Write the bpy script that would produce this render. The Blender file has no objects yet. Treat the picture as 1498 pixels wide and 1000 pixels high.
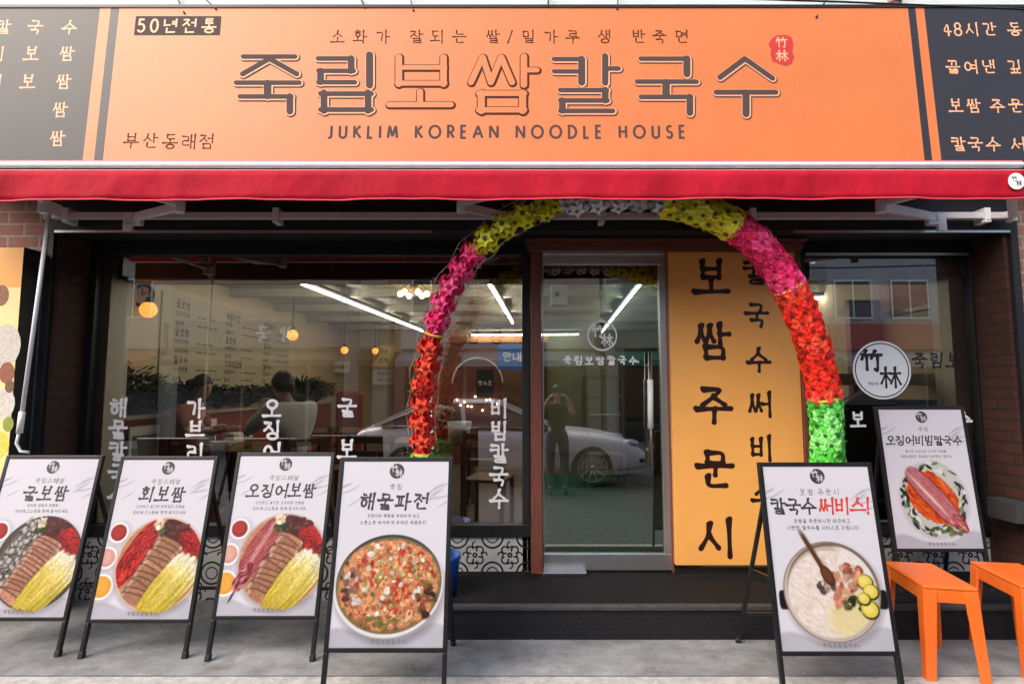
import bpy, bmesh, math, random
import numpy as np
from mathutils import Vector, Matrix
R = math.radians
random.seed(7)
sc = bpy.context.scene
COL = sc.collection

# ------------------------------------------------------------------ camera
EYE = 1.5; PITCH = R(4.8); FPX = 800.0
cam = bpy.data.cameras.new("camera"); cam.lens = 36.0*FPX/1498.0; cam.sensor_width = 36.0
cam.clip_start = 0.05; cam.clip_end = 500
camo = bpy.data.objects.new("camera", cam); COL.objects.link(camo)
camo.location = (0, 0, EYE); camo.rotation_euler = (R(90)+PITCH, 0, 0)
sc.camera = camo
# ------------------------------------------------------------------ light
SUN_EL, SUN_AZ = R(44), R(232)      # azimuth measured from +Y clockwise: sun behind the camera, to the left
w = bpy.data.worlds.new("World"); sc.world = w; w.use_nodes = True
nt = w.node_tree; bg = nt.nodes["Background"]
sky = nt.nodes.new("ShaderNodeTexSky"); sky.sky_type = 'NISHITA'; sky.sun_disc = False
sky.sun_elevation = SUN_EL; sky.sun_rotation = SUN_AZ
sky.air_density = 1.0; sky.dust_density = 5.0; sky.ozone_density = 1.0
nt.links.new(sky.outputs[0], bg.inputs[0]); bg.inputs[1].default_value = 0.15
sun = bpy.data.lights.new("sun", 'SUN'); sun.energy = 0.5; sun.angle = R(70); sun.color = (1, .98, .96)
suno = bpy.data.objects.new("sun", sun); COL.objects.link(suno)
sd = Vector((math.sin(SUN_AZ)*math.cos(SUN_EL), math.cos(SUN_AZ)*math.cos(SUN_EL), math.sin(SUN_EL)))
suno.rotation_euler = sd.to_track_quat('Z', 'Y').to_euler(); suno.location = (0, -5, 12)
sc.view_settings.view_transform = 'Standard'; sc.view_settings.look = 'None'
sc.view_settings.gamma = 1.0; sc.view_settings.exposure = 1.22
sc.cycles.use_denoising = True
sc.cycles.max_bounces = 10; sc.cycles.transparent_max_bounces = 16; sc.cycles.glossy_bounces = 5
sc.cycles.caustics_reflective = False; sc.cycles.caustics_refractive = False

# ------------------------------------------------------------------ helpers
def ray(px, py):
    u = (px-749.0)/FPX; v = (500.0-py)/FPX; c, s = math.cos(PITCH), math.sin(PITCH)
    return Vector((u, c-v*s, s+v*c))
def at(px, py, Y):                       # point of the photographed place at depth Y
    d = ray(px, py); t = Y/d.y
    return Vector((d.x*t, Y, EYE+d.z*t))

def srgb(r, g, b):
    f = lambda c: c/12.92 if c <= .04045 else ((c+.055)/1.055)**2.4
    return (f(r/255), f(g/255), f(b/255))

def mat(name, col, rough=.6, metal=0., spec=.5, var=0., vscale=8., bump=0., bscale=60., emit=None, bdist=.01, coat=0., dirt=None, stretch=None, rvar=0.):
    m = bpy.data.materials.new(name); m.use_nodes = True
    t = m.node_tree; b = t.nodes["Principled BSDF"]
    b.inputs["Base Color"].default_value = (*col, 1); b.inputs["Roughness"].default_value = rough
    b.inputs["Metallic"].default_value = metal; b.inputs["Specular IOR Level"].default_value = spec
    if coat: b.inputs["Coat Weight"].default_value = coat; b.inputs["Coat Roughness"].default_value = .15
    if emit: b.inputs["Emission Color"].default_value = (*emit[0], 1); b.inputs["Emission Strength"].default_value = emit[1]
    tc = t.nodes.new("ShaderNodeNewGeometry").outputs["Position"]
    if stretch:
        mp = t.nodes.new("ShaderNodeMapping"); mp.inputs["Scale"].default_value = stretch
        t.links.new(tc, mp.inputs[0]); tc = mp.outputs[0]
    if var or dirt:
        n = t.nodes.new("ShaderNodeTexNoise"); n.inputs["Scale"].default_value = vscale; n.inputs["Detail"].default_value = 6
        n.inputs["Roughness"].default_value = .65
        t.links.new(tc, n.inputs["Vector"])
        rp = t.nodes.new("ShaderNodeValToRGB")
        lo = dirt if dirt else tuple(max(0, c*(1-var)) for c in col)
        hi = tuple(min(1, c*(1+var)) for c in col)
        rp.color_ramp.elements[0].position = .3; rp.color_ramp.elements[1].position = .7
        rp.color_ramp.elements[0].color = (*lo, 1); rp.color_ramp.elements[1].color = (*hi, 1)
        t.links.new(n.outputs["Fac"], rp.inputs[0]); t.links.new(rp.outputs[0], b.inputs["Base Color"])
        if rvar:
            mr = t.nodes.new("ShaderNodeMapRange"); mr.inputs["To Min"].default_value = rough-rvar; mr.inputs["To Max"].default_value = rough+rvar
            mr.inputs["From Min"].default_value = .3; mr.inputs["From Max"].default_value = .7
            t.links.new(n.outputs["Fac"], mr.inputs[0]); t.links.new(mr.outputs[0], b.inputs["Roughness"])
    if bump:
        n2 = t.nodes.new("ShaderNodeTexNoise"); n2.inputs["Scale"].default_value = bscale; n2.inputs["Detail"].default_value = 5
        t.links.new(tc, n2.inputs["Vector"])
        bp = t.nodes.new("ShaderNodeBump"); bp.inputs["Strength"].default_value = bump; bp.inputs["Distance"].default_value = bdist
        t.links.new(n2.outputs["Fac"], bp.inputs["Height"]); t.links.new(bp.outputs[0], b.inputs["Normal"])
    return m

def glass_mat(name, tint, ior=1.9, rough=0.0):
    m = bpy.data.materials.new(name); m.use_nodes = True; t = m.node_tree
    t.nodes.remove(t.nodes["Principled BSDF"]); out = t.nodes["Material Output"]
    tr = t.nodes.new("ShaderNodeBsdfTransparent"); tr.inputs[0].default_value = (*tint, 1)
    gl = t.nodes.new("ShaderNodeBsdfGlossy"); gl.inputs["Roughness"].default_value = rough; gl.inputs[0].default_value = (1, 1, 1, 1)
    fr = t.nodes.new("ShaderNodeFresnel"); fr.inputs[0].default_value = ior
    mx = t.nodes.new("ShaderNodeMixShader")
    t.links.new(fr.outputs[0], mx.inputs[0]); t.links.new(tr.outputs[0], mx.inputs[1]); t.links.new(gl.outputs[0], mx.inputs[2])
    t.links.new(mx.outputs[0], out.inputs[0])
    return m

def brick_mat(name, c1, c2, mortar, bw=.21, rh=.07, ms=.010, rough=.8):
    m = mat(name, c1, rough); t = m.node_tree; b = t.nodes["Principled BSDF"]
    g = t.nodes.new("ShaderNodeNewGeometry"); sp = t.nodes.new("ShaderNodeSeparateXYZ"); t.links.new(g.outputs["Position"], sp.inputs[0])
    ad = t.nodes.new("ShaderNodeMath"); t.links.new(sp.outputs[0], ad.inputs[0]); t.links.new(sp.outputs[1], ad.inputs[1])
    cb = t.nodes.new("ShaderNodeCombineXYZ"); t.links.new(ad.outputs[0], cb.inputs[0]); t.links.new(sp.outputs[2], cb.inputs[1])
    br = t.nodes.new("ShaderNodeTexBrick"); br.inputs["Scale"].default_value = 1
    br.inputs["Brick Width"].default_value = bw; br.inputs["Row Height"].default_value = rh; br.inputs["Mortar Size"].default_value = ms
    br.inputs["Mortar Smooth"].default_value = .3
    br.inputs["Color1"].default_value = (*c1, 1); br.inputs["Color2"].default_value = (*c2, 1); br.inputs["Mortar"].default_value = (*mortar, 1)
    t.links.new(cb.outputs[0], br.inputs["Vector"])
    n = t.nodes.new("ShaderNodeTexNoise"); n.inputs["Scale"].default_value = 25; n.inputs["Detail"].default_value = 5
    t.links.new(g.outputs["Position"], n.inputs["Vector"])
    mx = t.nodes.new("ShaderNodeMixRGB"); mx.blend_type = 'MULTIPLY'; mx.inputs[0].default_value = .5
    t.links.new(br.outputs["Color"], mx.inputs[1]); t.links.new(n.outputs["Fac"], mx.inputs[2]); t.links.new(mx.outputs[0], b.inputs["Base Color"])
    bp = t.nodes.new("ShaderNodeBump"); bp.inputs["Strength"].default_value = .6; bp.inputs["Distance"].default_value = .006; bp.invert = True
    t.links.new(br.outputs["Fac"], bp.inputs["Height"]); t.links.new(bp.outputs[0], b.inputs["Normal"])
    return m

def attr_mat(name, rough=.4, spec=.4):
    m = mat(name, (1, 1, 1), rough, spec=spec); t = m.node_tree
    a = t.nodes.new("ShaderNodeAttribute"); a.attribute_name = "print"
    t.links.new(a.outputs["Color"], t.nodes["Principled BSDF"].inputs["Base Color"])
    return m

ORG = {}                                   # world origin of every thing's Empty
def thing(name, label, cat, loc=(0, 0, 0), group=None, kind=None):
    o = bpy.data.objects.new(name, None); COL.objects.link(o); o.location = loc
    o.empty_display_size = .1
    ORG[o.name] = Vector(loc); tag(o, label, cat, group, kind); return o
def tag(o, label=None, cat=None, group=None, kind=None):
    if label: o["label"] = label
    if cat: o["category"] = cat
    if group: o["group"] = group
    if kind: o["kind"] = kind
    return o

class MB:
    def __init__(s, m=None): s.v = []; s.f = []; s.mi = []; s.mats = []; s.cur = 0; s.sm = []; s.smooth = False; (s.use(m) if m else None)
    def use(s, m):
        if m not in s.mats: s.mats.append(m)
        s.cur = s.mats.index(m); return s
    def add(s, vs, fs):
        b = len(s.v); s.v += [tuple(v) for v in vs]
        for f in fs: s.f.append([i+b for i in f]); s.mi.append(s.cur); s.sm.append(s.smooth)
        return s
    def box(s, x0, y0, z0, x1, y1, z1):
        x0, x1 = min(x0, x1), max(x0, x1); y0, y1 = min(y0, y1), max(y0, y1); z0, z1 = min(z0, z1), max(z0, z1)
        return s.add([(x0,y0,z0),(x1,y0,z0),(x1,y1,z0),(x0,y1,z0),(x0,y0,z1),(x1,y0,z1),(x1,y1,z1),(x0,y1,z1)],
              [(0,3,2,1),(4,5,6,7),(0,1,5,4),(1,2,6,5),(2,3,7,6),(3,0,4,7)])
    def beam(s, p0, p1, w, h, up=(0, 0, 1)):
        p0, p1 = Vector(p0), Vector(p1); d = (p1-p0).normalized(); up = Vector(up)
        if abs(d.dot(up)) > .95: up = Vector((0, 1, 0))
        a = d.cross(up).normalized()*w/2; b = a.cross(d).normalized()*h/2
        vs = [p0-a-b, p0+a-b, p0+a+b, p0-a+b, p1-a-b, p1+a-b, p1+a+b, p1-a+b]
        return s.add(vs, [(0,1,2,3),(4,7,6,5),(0,4,5,1),(1,5,6,2),(2,6,7,3),(3,7,4,0)])
    def hexa(s, lo, hi):                   # two quads (4 points each), lower and upper
        return s.add(list(lo)+list(hi), [(0,3,2,1),(4,5,6,7),(0,1,5,4),(1,2,6,5),(2,3,7,6),(3,0,4,7)])
    def tube(s, pts, r, n=8, caps=True):
        pts = [Vector(p) for p in pts]; k = len(pts); rs = r if isinstance(r, (list, tuple)) else [r]*k
        d0 = (pts[1]-pts[0]).normalized(); up = Vector((0, 0, 1)) if abs(d0.z) < .9 else Vector((1, 0, 0))
        a = d0.cross(up).normalized(); vs = []
        for i in range(k):
            d = (pts[min(i+1, k-1)]-pts[max(i-1, 0)]).normalized()
            a = (a-d*a.dot(d)).normalized(); b = d.cross(a)
            for j in range(n):
                t = 2*math.pi*j/n; vs.append(pts[i]+(a*math.cos(t)+b*math.sin(t))*rs[i])
        fs = [(i*n+j, i*n+(j+1) % n, (i+1)*n+(j+1) % n, (i+1)*n+j) for i in range(k-1) for j in range(n)]
        o = s.smooth; s.smooth = True; b0 = len(s.v); s.add(vs, fs); s.smooth = o
        if caps:
            s.f.append([b0+j for j in range(n)][::-1]); s.mi.append(s.cur); s.sm.append(False)
            s.f.append([b0+(k-1)*n+j for j in range(n)]); s.mi.append(s.cur); s.sm.append(False)
        return s
    def lathe(s, prof, c, n=20, axis='z'):
        vs = []
        for r, h in prof:
            for j in range(n):
                t = 2*math.pi*j/n; x, y = r*math.cos(t), r*math.sin(t)
                vs.append((c[0]+x, c[1]+y, c[2]+h) if axis == 'z' else ((c[0]+x, c[1]-h, c[2]+y) if axis == 'y' else (c[0]+h, c[1]+x, c[2]+y)))
        fs = [(i*n+j, i*n+(j+1) % n, (i+1)*n+(j+1) % n, (i+1)*n+j) for i in range(len(prof)-1) for j in range(n)]
        o = s.smooth; s.smooth = True; s.add(vs, fs); s.smooth = o; return s
    def ball(s, c, r, n=12, k=8):
        r = r if isinstance(r, (list, tuple)) else (r, r, r); c = Vector(c); vs = []
        for i in range(k+1):
            ph = math.pi*i/k
            for j in range(n):
                t = 2*math.pi*j/n
                vs.append((c.x+r[0]*math.sin(ph)*math.cos(t), c.y+r[1]*math.sin(ph)*math.sin(t), c.z+r[2]*math.cos(ph)))
        fs = [(i*n+j, (i+1)*n+j, (i+1)*n+(j+1) % n, i*n+(j+1) % n) for i in range(k) for j in range(n)]
        o = s.smooth; s.smooth = True; s.add(vs, fs); s.smooth = o; return s
    def poly(s, pts): return s.add(pts, [list(range(len(pts)))])
    def prism(s, pts, d):                  # polygon swept along the vector d
        n = len(pts); d = Vector(d); pts = [Vector(p) for p in pts]
        return s.add(pts+[p+d for p in pts], [list(range(n))[::-1], list(range(n, 2*n))]+[(i, (i+1) % n, n+(i+1) % n, n+i) for i in range(n)])
    def build(s, name, parent=None, bevel=0., seg=2, label=None):
        me = bpy.data.meshes.new(name); off = Vector()
        if parent:
            q = parent
            while q.parent: q = q.parent
            off = ORG.get(q.name, Vector())
        me.from_pydata([tuple(Vector(v)-off) for v in s.v], [], s.f); me.validate()
        for m in s.mats: me.materials.append(m)
        if len(me.polygons) == len(s.f):
            me.polygons.foreach_set("material_index", s.mi); me.polygons.foreach_set("use_smooth", s.sm)
        me.update()
        o = bpy.data.objects.new(name, me); COL.objects.link(o)
        if parent: o.parent = parent
        if bevel:
            b = o.modifiers.new("bevel", 'BEVEL'); b.width = bevel; b.segments = seg; b.limit_method = 'ANGLE'; b.angle_limit = R(40)
        if label: o["label"] = label
        return o

class Fr:                                  # a flat face that lettering lies on: origin, right, up, outward
    def __init__(s, o, ex, ey): s.o = Vector(o); s.ex = Vector(ex).normalized(); s.ey = Vector(ey).normalized(); s.en = s.ex.cross(s.ey).normalized()
    def p(s, x, y, z=0): return s.o+s.ex*x+s.ey*y+s.en*z
    def px(s, px, py):                     # where the line of sight through a photo pixel meets this face
        d = ray(px, py); e = Vector((0, 0, EYE)); t = (s.o-e).dot(s.en)/d.dot(s.en); q = e+d*t-s.o
        return q.dot(s.ex), q.dot(s.ey)

# ------------------------------------------------------------------ lettering drawn stroke by stroke
def circ(cx, cy, rx, ry, n=14, a0=90): return [(cx+rx*math.cos(R(a0)+2*math.pi*i/n), cy+ry*math.sin(R(a0)+2*math.pi*i/n)) for i in range(n+1)]
CHO = "ㄱㄲㄴㄷㄸㄹㅁㅂㅃㅅㅆㅇㅈㅉㅊㅋㅌㅍㅎ"
JUNG = "ㅏㅐㅑㅒㅓㅔㅕㅖㅗㅘㅙㅚㅛㅜㅝㅞㅟㅠㅡㅢㅣ"
JONG = " ㄱㄲㄳㄴㄵㄶㄷㄹㄺㄻㄼㄽㄾㄿㅀㅁㅂㅄㅅㅆㅇㅈㅊㅋㅌㅍㅎ"
CON = {
 'ㄱ': [[(.1,.9),(.88,.92),(.72,.05)]], 'ㄴ': [[(.15,.95),(.15,.12),(.92,.18)]],
 'ㄷ': [[(.14,.92),(.88,.92)], [(.16,.9),(.16,.1),(.92,.14)]],
 'ㄹ': [[(.12,.93),(.86,.93),(.86,.54)], [(.86,.53),(.14,.52),(.14,.09),(.94,.12)]],
 'ㅁ': [[(.15,.92),(.18,.06)], [(.15,.9),(.87,.92),(.84,.06)], [(.17,.1),(.86,.1)]],
 'ㅂ': [[(.15,.98),(.18,.06)], [(.86,1),(.84,.06)], [(.17,.56),(.85,.57)], [(.18,.1),(.85,.1)]],
 'ㅅ': [[(.52,.98),(.42,.5),(.04,.06)], [(.47,.55),(.95,.08)]],
 'ㅇ': [circ(.5,.5,.4,.42)],
 'ㅈ': [[(.1,.9),(.85,.92),(.5,.5),(.04,.06)], [(.5,.5),(.96,.08)]],
 'ㅊ': [[(.38,1.05),(.6,.98)], [(.1,.78),(.86,.8),(.48,.42),(.04,.04)], [(.5,.44),(.96,.06)]],
 'ㅋ': [[(.06,.96),(.9,.98),(.78,.0)], [(.0,.46),(.8,.52)]],
 'ㅌ': [[(.14,.94),(.88,.94)], [(.16,.92),(.16,.08),(.92,.12)], [(.17,.52),(.84,.53)]],
 'ㅍ': [[(.08,.9),(.92,.92)], [(.33,.88),(.36,.14)], [(.67,.9),(.64,.14)], [(.05,.1),(.95,.12)]],
 'ㅎ': [[(.36,1.04),(.62,1.0)], [(.1,.77),(.9,.79)], circ(.5,.32,.3,.3)]}
for d, s_ in (('ㄲ','ㄱ'), ('ㄸ','ㄷ'), ('ㅃ','ㅂ'), ('ㅆ','ㅅ'), ('ㅉ','ㅈ')):
    CON[d] = [[(x*.5, y) for x, y in q] for q in CON[s_]]+[[(.5+x*.5, y) for x, y in q] for q in CON[s_]]
for d, a, b in (('ㄳ','ㄱ','ㅅ'), ('ㄶ','ㄴ','ㅎ'), ('ㄺ','ㄹ','ㄱ'), ('ㄻ','ㄹ','ㅁ'), ('ㄼ','ㄹ','ㅂ'), ('ㅀ','ㄹ','ㅎ'), ('ㅄ','ㅂ','ㅅ'), ('ㄵ','ㄴ','ㅈ')):
    CON[d] = [[(x*.48, y) for x, y in q] for q in CON[a]]+[[(.52+x*.48, y) for x, y in q] for q in CON[b]]
VV = {'ㅏ': [[(.35,1),(.37,0)], [(.38,.5),(.95,.52)]], 'ㅐ': [[(.2,.95),(.22,.05)], [(.22,.5),(.72,.5)], [(.74,1),(.75,0)]],
 'ㅑ': [[(.35,1),(.37,0)], [(.38,.62),(.95,.64)], [(.38,.38),(.95,.38)]], 'ㅒ': [[(.2,.95),(.22,.05)], [(.22,.6),(.72,.6)], [(.22,.4),(.72,.4)], [(.74,1),(.75,0)]],
 'ㅓ': [[(.75,1),(.76,0)], [(.1,.52),(.73,.52)]], 'ㅔ': [[(.5,.95),(.5,.05)], [(.02,.52),(.48,.52)], [(.85,1),(.86,0)]],
 'ㅕ': [[(.75,1),(.76,0)], [(.1,.63),(.73,.63)], [(.1,.38),(.73,.38)]], 'ㅖ': [[(.5,.95),(.5,.05)], [(.02,.63),(.48,.63)], [(.02,.4),(.48,.4)], [(.85,1),(.86,0)]],
 'ㅣ': [[(.6,1),(.61,0)]]}
HV = {'ㅗ': [[(.5,.95),(.5,.2)], [(.02,.16),(.98,.2)]], 'ㅛ': [[(.34,.9),(.34,.2)], [(.66,.9),(.66,.2)], [(.02,.16),(.98,.2)]],
 'ㅜ': [[(.02,.82),(.98,.86)], [(.52,.82),(.5,.0)]], 'ㅠ': [[(.02,.82),(.98,.86)], [(.34,.8),(.3,.05)], [(.66,.82),(.68,.0)]], 'ㅡ': [[(.02,.5),(.98,.54)]]}
CV = {'ㅘ': 'ㅗㅏ', 'ㅙ': 'ㅗㅐ', 'ㅚ': 'ㅗㅣ', 'ㅝ': 'ㅜㅓ', 'ㅞ': 'ㅜㅔ', 'ㅟ': 'ㅜㅣ', 'ㅢ': 'ㅡㅣ'}
def arc(cx, cy, rx, ry, a0, a1, n=9): return [(cx+rx*math.cos(R(a0+(a1-a0)*i/n)), cy+ry*math.sin(R(a0+(a1-a0)*i/n))) for i in range(n+1)]
LAT = {'J': (.34, [[(.26,1)]+arc(.12,.16,.14,.16,0,-130)]), 'U': (.62, [[(.06,1),(.06,.3)]+arc(.31,.27,.25,.27,180,360)+[(.56,1)]]),
 'K': (.56, [[(.06,1),(.06,0)], [(.52,1),(.08,.48)], [(.16,.55),(.56,0)]]), 'L': (.42, [[(.06,1),(.06,0),(.4,0)]]), 'I': (.12, [[(.06,1),(.06,0)]]),
 'M': (.8, [[(.04,0),(.16,1),(.4,.12),(.64,1),(.76,0)]]), 'O': (.92, [circ(.46,.5,.42,.5,20)]), 'R': (.52, [[(.06,0),(.06,1),(.22,1)]+arc(.24,.74,.22,.26,90,-90,7)+[(.06,.48)], [(.24,.47),(.5,0)]]),
 'E': (.46, [[(.42,1),(.06,1),(.06,0),(.42,0)], [(.06,.52),(.4,.52)]]), 'A': (.76, [[(.03,0),(.38,1),(.73,0)], [(.16,.34),(.6,.34)]]), 'N': (.7, [[(.06,0),(.06,1),(.64,0),(.64,1)]]),
 'D': (.68, [[(.06,0),(.06,1),(.2,1)]+arc(.2,.5,.42,.5,90,-90,10)+[(.06,0)]]), 'H': (.62, [[(.06,1),(.06,0)], [(.56,1),(.56,0)], [(.06,.52),(.56,.52)]]),
 'S': (.48, [arc(.25,.74,.18,.24,40,250,9)+arc(.23,.25,.21,.25,80,-150,9)]), '5': (.56, [[(.48,1),(.14,1),(.1,.55)]+arc(.26,.32,.25,.31,110,-150,10)]),
 '0': (.6, [circ(.3,.5,.25,.5,18)]), '4': (.6, [[(.4,0),(.4,1),(.03,.3),(.58,.3)]]), '8': (.58, [circ(.29,.75,.2,.24,14), circ(.29,.26,.25,.27,14)]),
 '/': (.5, [[(.1,0),(.42,1)]]), '!': (.3, [[(.16,1),(.13,.3)], [(.12,.05),(.14,.0)]]), '.': (.2, [[(.1,.04),(.12,.0)]]), '9': (.56, [circ(.28,.68,.22,.3,14), [(.5,.68),(.46,.3),(.2,0)]])}
HANJA = {'竹': [[(.24,1),(.05,.6)], [(.1,.78),(.46,.8)], [(.28,.78),(.28,.1)], [(.68,.98),(.5,.64)], [(.58,.78),(.98,.8)], [(.8,.78),(.79,.02),(.66,.12)]],
 '林': [[(.03,.7),(.47,.72)], [(.26,1),(.26,0)], [(.25,.66),(.02,.2)], [(.28,.6),(.46,.36)], [(.5,.7),(1,.72)], [(.74,1),(.74,0)], [(.73,.66),(.5,.2)], [(.76,.64),(1,.16)]]}
def glyph(ch):
    """strokes of one character in the unit square, and its advance"""
    if ch in HANJA: return HANJA[ch], 1.0
    if ch in LAT: return LAT[ch][1], LAT[ch][0]
    o = ord(ch)-0xAC00
    if o < 0 or o > 11171: return [], .45
    c, v, j = CHO[o//588], JUNG[(o % 588)//28], JONG[o % 28]; out = []
    def put(ss, x0, y0, x1, y1):
        for q in ss: out.append([(x0+(x1-x0)*x, y0+(y1-y0)*y) for x, y in q])
    f = j != ' '
    if v in VV:
        if f: put(CON[c], .06, .46, .56, .97); put(VV[v], .56, .40, 1.0, 1.0); put(CON[j], .2, -.02, .9, .37)
        else: put(CON[c], .03, .16, .56, .9); put(VV[v], .56, -.02, 1.02, 1.0)
    elif v in HV:
        if f: put(CON[c], .2, .64, .82, 1.0); put(HV[v], .0, .34, 1.0, .64); put(CON[j], .2, -.02, .84, .32)
        else: put(CON[c], .16, .46, .84, 1.0); put(HV[v], .0, .0, 1.0, .46)
    else:
        a, b = CV[v]
        if f: put(CON[c], .08, .64, .56, 1.0); put(HV[a], .02, .38, .62, .64); put(VV[b], .58, .38, 1.0, 1.0); put(CON[j], .2, -.02, .88, .34)
        else: put(CON[c], .08, .5, .58, .98); put(HV[a], .0, .12, .64, .48); put(VV[b], .58, -.02, 1.0, 1.0)
    return out, 1.0
def smooth_pts(p, it=2, step=None):
    for _ in range(it):
        q = [p[0]]
        for a, b in zip(p[:-1], p[1:]): q += [(a[0]*.8+b[0]*.2, a[1]*.8+b[1]*.2), (a[0]*.2+b[0]*.8, a[1]*.2+b[1]*.8)]
        p = q+[p[-1]]
    return p
def ribbon(mb, fr, pts, wd, z, style):
    """one pen or brush stroke of width wd along pts (metres on the face)"""
    if style != 'brush' and len(pts) > 2:
        for i in range(1, len(pts)-1):
            a = Vector(pts[i])-Vector(pts[i-1]); b = Vector(pts[i+1])-Vector(pts[i])
            if a.length > 1e-6 and b.length > 1e-6 and a.normalized().dot(b.normalized()) < -.3:
                ribbon(mb, fr, pts[:i+1], wd, z, style); ribbon(mb, fr, pts[i:], wd, z+1.1e-5, style); return
    if style == 'brush': pts = smooth_pts(pts, 2 if len(pts) < 8 else 0)
    q = [Vector(pts[0])]
    for p in pts[1:]:
        p = Vector(p)
        if (p-q[-1]).length > 1e-6: q.append(p)
    if len(q) < 2: return
    closed = (q[0]-q[-1]).length < 1e-5
    L = [0]
    for a, b in zip(q[:-1], q[1:]): L.append(L[-1]+(b-a).length)
    tot = L[-1]; secs = []
    h0 = wd/2
    def prof(t):
        if style == 'brush' and not closed: return h0*(1.3-.62*math.sin(math.pi*min(1, max(0, t*1.02)))*.8-.30*t*t)
        return h0
    n = len(q)
    for i in range(n):
        if closed: a = (q[i]-q[i-1 if i else n-2]).normalized(); b = (q[i+1 if i < n-1 else 1]-q[i]).normalized()
        else:
            a = (q[i]-q[i-1]).normalized() if i else (q[1]-q[0]).normalized(); b = (q[i+1]-q[i]).normalized() if i < n-1 else a
        d = (a+b)
        d = d.normalized() if d.length > 1e-3 else a
        k = min(1.5, 1/max(.3, d.dot(a)))
        nn = Vector((-d.y, d.x)); h = prof(L[i]/tot)
        secs.append((q[i], nn*k, h))
    if not closed:
        d0 = (q[0]-q[1]).normalized(); d1 = (q[-1]-q[-2]).normalized()
        sk = .35 if style == 'brush' else 0.
        h = prof(0); nn = secs[0][1]
        pre = [(q[0]+d0*h*e+nn*h*sk*e, nn, h*math.sqrt(max(0, 1-e*e))+1e-5) for e in (.98, .75, .4)]
        if style == 'block': pre = []
        h = prof(1); nn = secs[-1][1]
        post = [(q[-1]+d1*h*e, nn, h*math.sqrt(max(0, 1-e*e))+1e-5) for e in (.4, .75, .98)]
        if style == 'block': post = []
        secs = pre+secs+post
    vs = []
    for c, nn, h in secs: vs += [fr.p(c.x+nn.x*h, c.y+nn.y*h, z), fr.p(c.x-nn.x*h, c.y-nn.y*h, z)]
    mb.add(vs, [(2*i, 2*i+1, 2*i+3, 2*i+2) for i in range(len(secs)-1)])
def text(mb, fr, s, cx, cy, size, wd=.1, style='brush', track=1.08, vertical=False, z=.0006, aspect=1., shear=0., align='c', jit=0.):
    """s centred on (cx, cy); size is the glyph height in metres"""
    g = [glyph(c) for c in s]; adv = [a*size*aspect*track if c in LAT else (size*aspect*track if a == 1.0 else a*size*aspect) for c, (ss, a) in zip(s, g)]
    rnd = random.Random(sum(ord(c) for c in s))
    if vertical:
        y = cy+size*track*(len(s)-1)/2
        for ss, a in g:
            for k, q in enumerate(ss): ribbon(mb, fr, [(cx+(x-.5)*size*aspect+shear*(yy-.5)*size, y+(yy-.5)*size) for x, yy in q], wd*size, z+k*2e-5, style)
            y -= size*track
        return
    x0 = cx-sum(adv)/2 if align == 'c' else cx
    for c, (ss, a), ad in zip(s, g, adv):
        wch = (a if c in LAT else 1.0)*size*aspect; gap = (ad-wch)/2; jy = rnd.uniform(-jit, jit)*size
        for k, q in enumerate(ss): ribbon(mb, fr, [(x0+gap+x*size*aspect+shear*(yy-.5)*size, cy+jy+(yy-.5)*size) for x, yy in q], wd*size, z+k*2e-5, style)
        x0 += ad
def disc(mb, fr, cx, cy, r, z, n=32, ry=None):
    mb.add([fr.p(cx+r*math.cos(2*math.pi*i/n), cy+(ry or r)*math.sin(2*math.pi*i/n), z) for i in range(n)], [list(range(n))])
def ring(mb, fr, cx, cy, r, wd, z, n=36): ribbon(mb, fr, [(cx+r*math.cos(2*math.pi*i/n), cy+r*math.sin(2*math.pi*i/n)) for i in range(n+1)], wd, z, 'pen')
def rect(mb, fr, x0, y0, x1, y1, z): mb.add([fr.p(x0, y0, z), fr.p(x1, y0, z), fr.p(x1, y1, z), fr.p(x0, y1, z)], [(0, 1, 2, 3)])

# ------------------------------------------------------------------ materials
M = {}
M['orange_face'] = mat("sign_orange", srgb(208,116,54), .45, var=.05, vscale=3, spec=.6, bump=.05, bscale=4)
def weather(m, dark):
    t = m.node_tree; b = t.nodes["Principled BSDF"]; src = b.inputs["Base Color"].links[0].from_socket; pos = t.nodes.new("ShaderNodeNewGeometry").outputs["Position"]
    for sc_, st, p0, p1, c in ((5., (1, 1, 2.6), .66, .74, dark), (2.2, (4, 1, .5), .56, .80, (.90,.86,.82)), (26., (1, 1, 1), .70, .78, (.80,.72,.66))):
        mp = t.nodes.new("ShaderNodeMapping"); mp.inputs["Scale"].default_value = st; t.links.new(pos, mp.inputs[0])
        n = t.nodes.new("ShaderNodeTexNoise"); n.inputs["Scale"].default_value = sc_; n.inputs["Detail"].default_value = 7; n.inputs["Roughness"].default_value = .7; t.links.new(mp.outputs[0], n.inputs["Vector"])
        r = t.nodes.new("ShaderNodeValToRGB"); r.color_ramp.elements[0].position = p0; r.color_ramp.elements[1].position = p1; r.color_ramp.elements[0].color = (1, 1, 1, 1); r.color_ramp.elements[1].color = (*c, 1); t.links.new(n.outputs["Fac"], r.inputs[0])
        x = t.nodes.new("ShaderNodeMixRGB"); x.blend_type = 'MULTIPLY'; x.inputs[0].default_value = 1; t.links.new(src, x.inputs[1]); t.links.new(r.outputs[0], x.inputs[2]); src = x.outputs[0]
    t.links.new(src, b.inputs["Base Color"])
weather(M['orange_face'], (.72,.62,.55))
M['sign_black'] = mat("sign_black", srgb(44,42,46), .45, var=.08, vscale=4, spec=.45)
M['sign_text'] = mat("sign_grey_print", srgb(80,68,66), .7, spec=.15)
M['sign_brown'] = mat("sign_brown_print", srgb(72,42,30), .7, spec=.15)
M['sign_peach'] = mat("sign_peach_print", srgb(248,176,130), .45)
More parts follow.
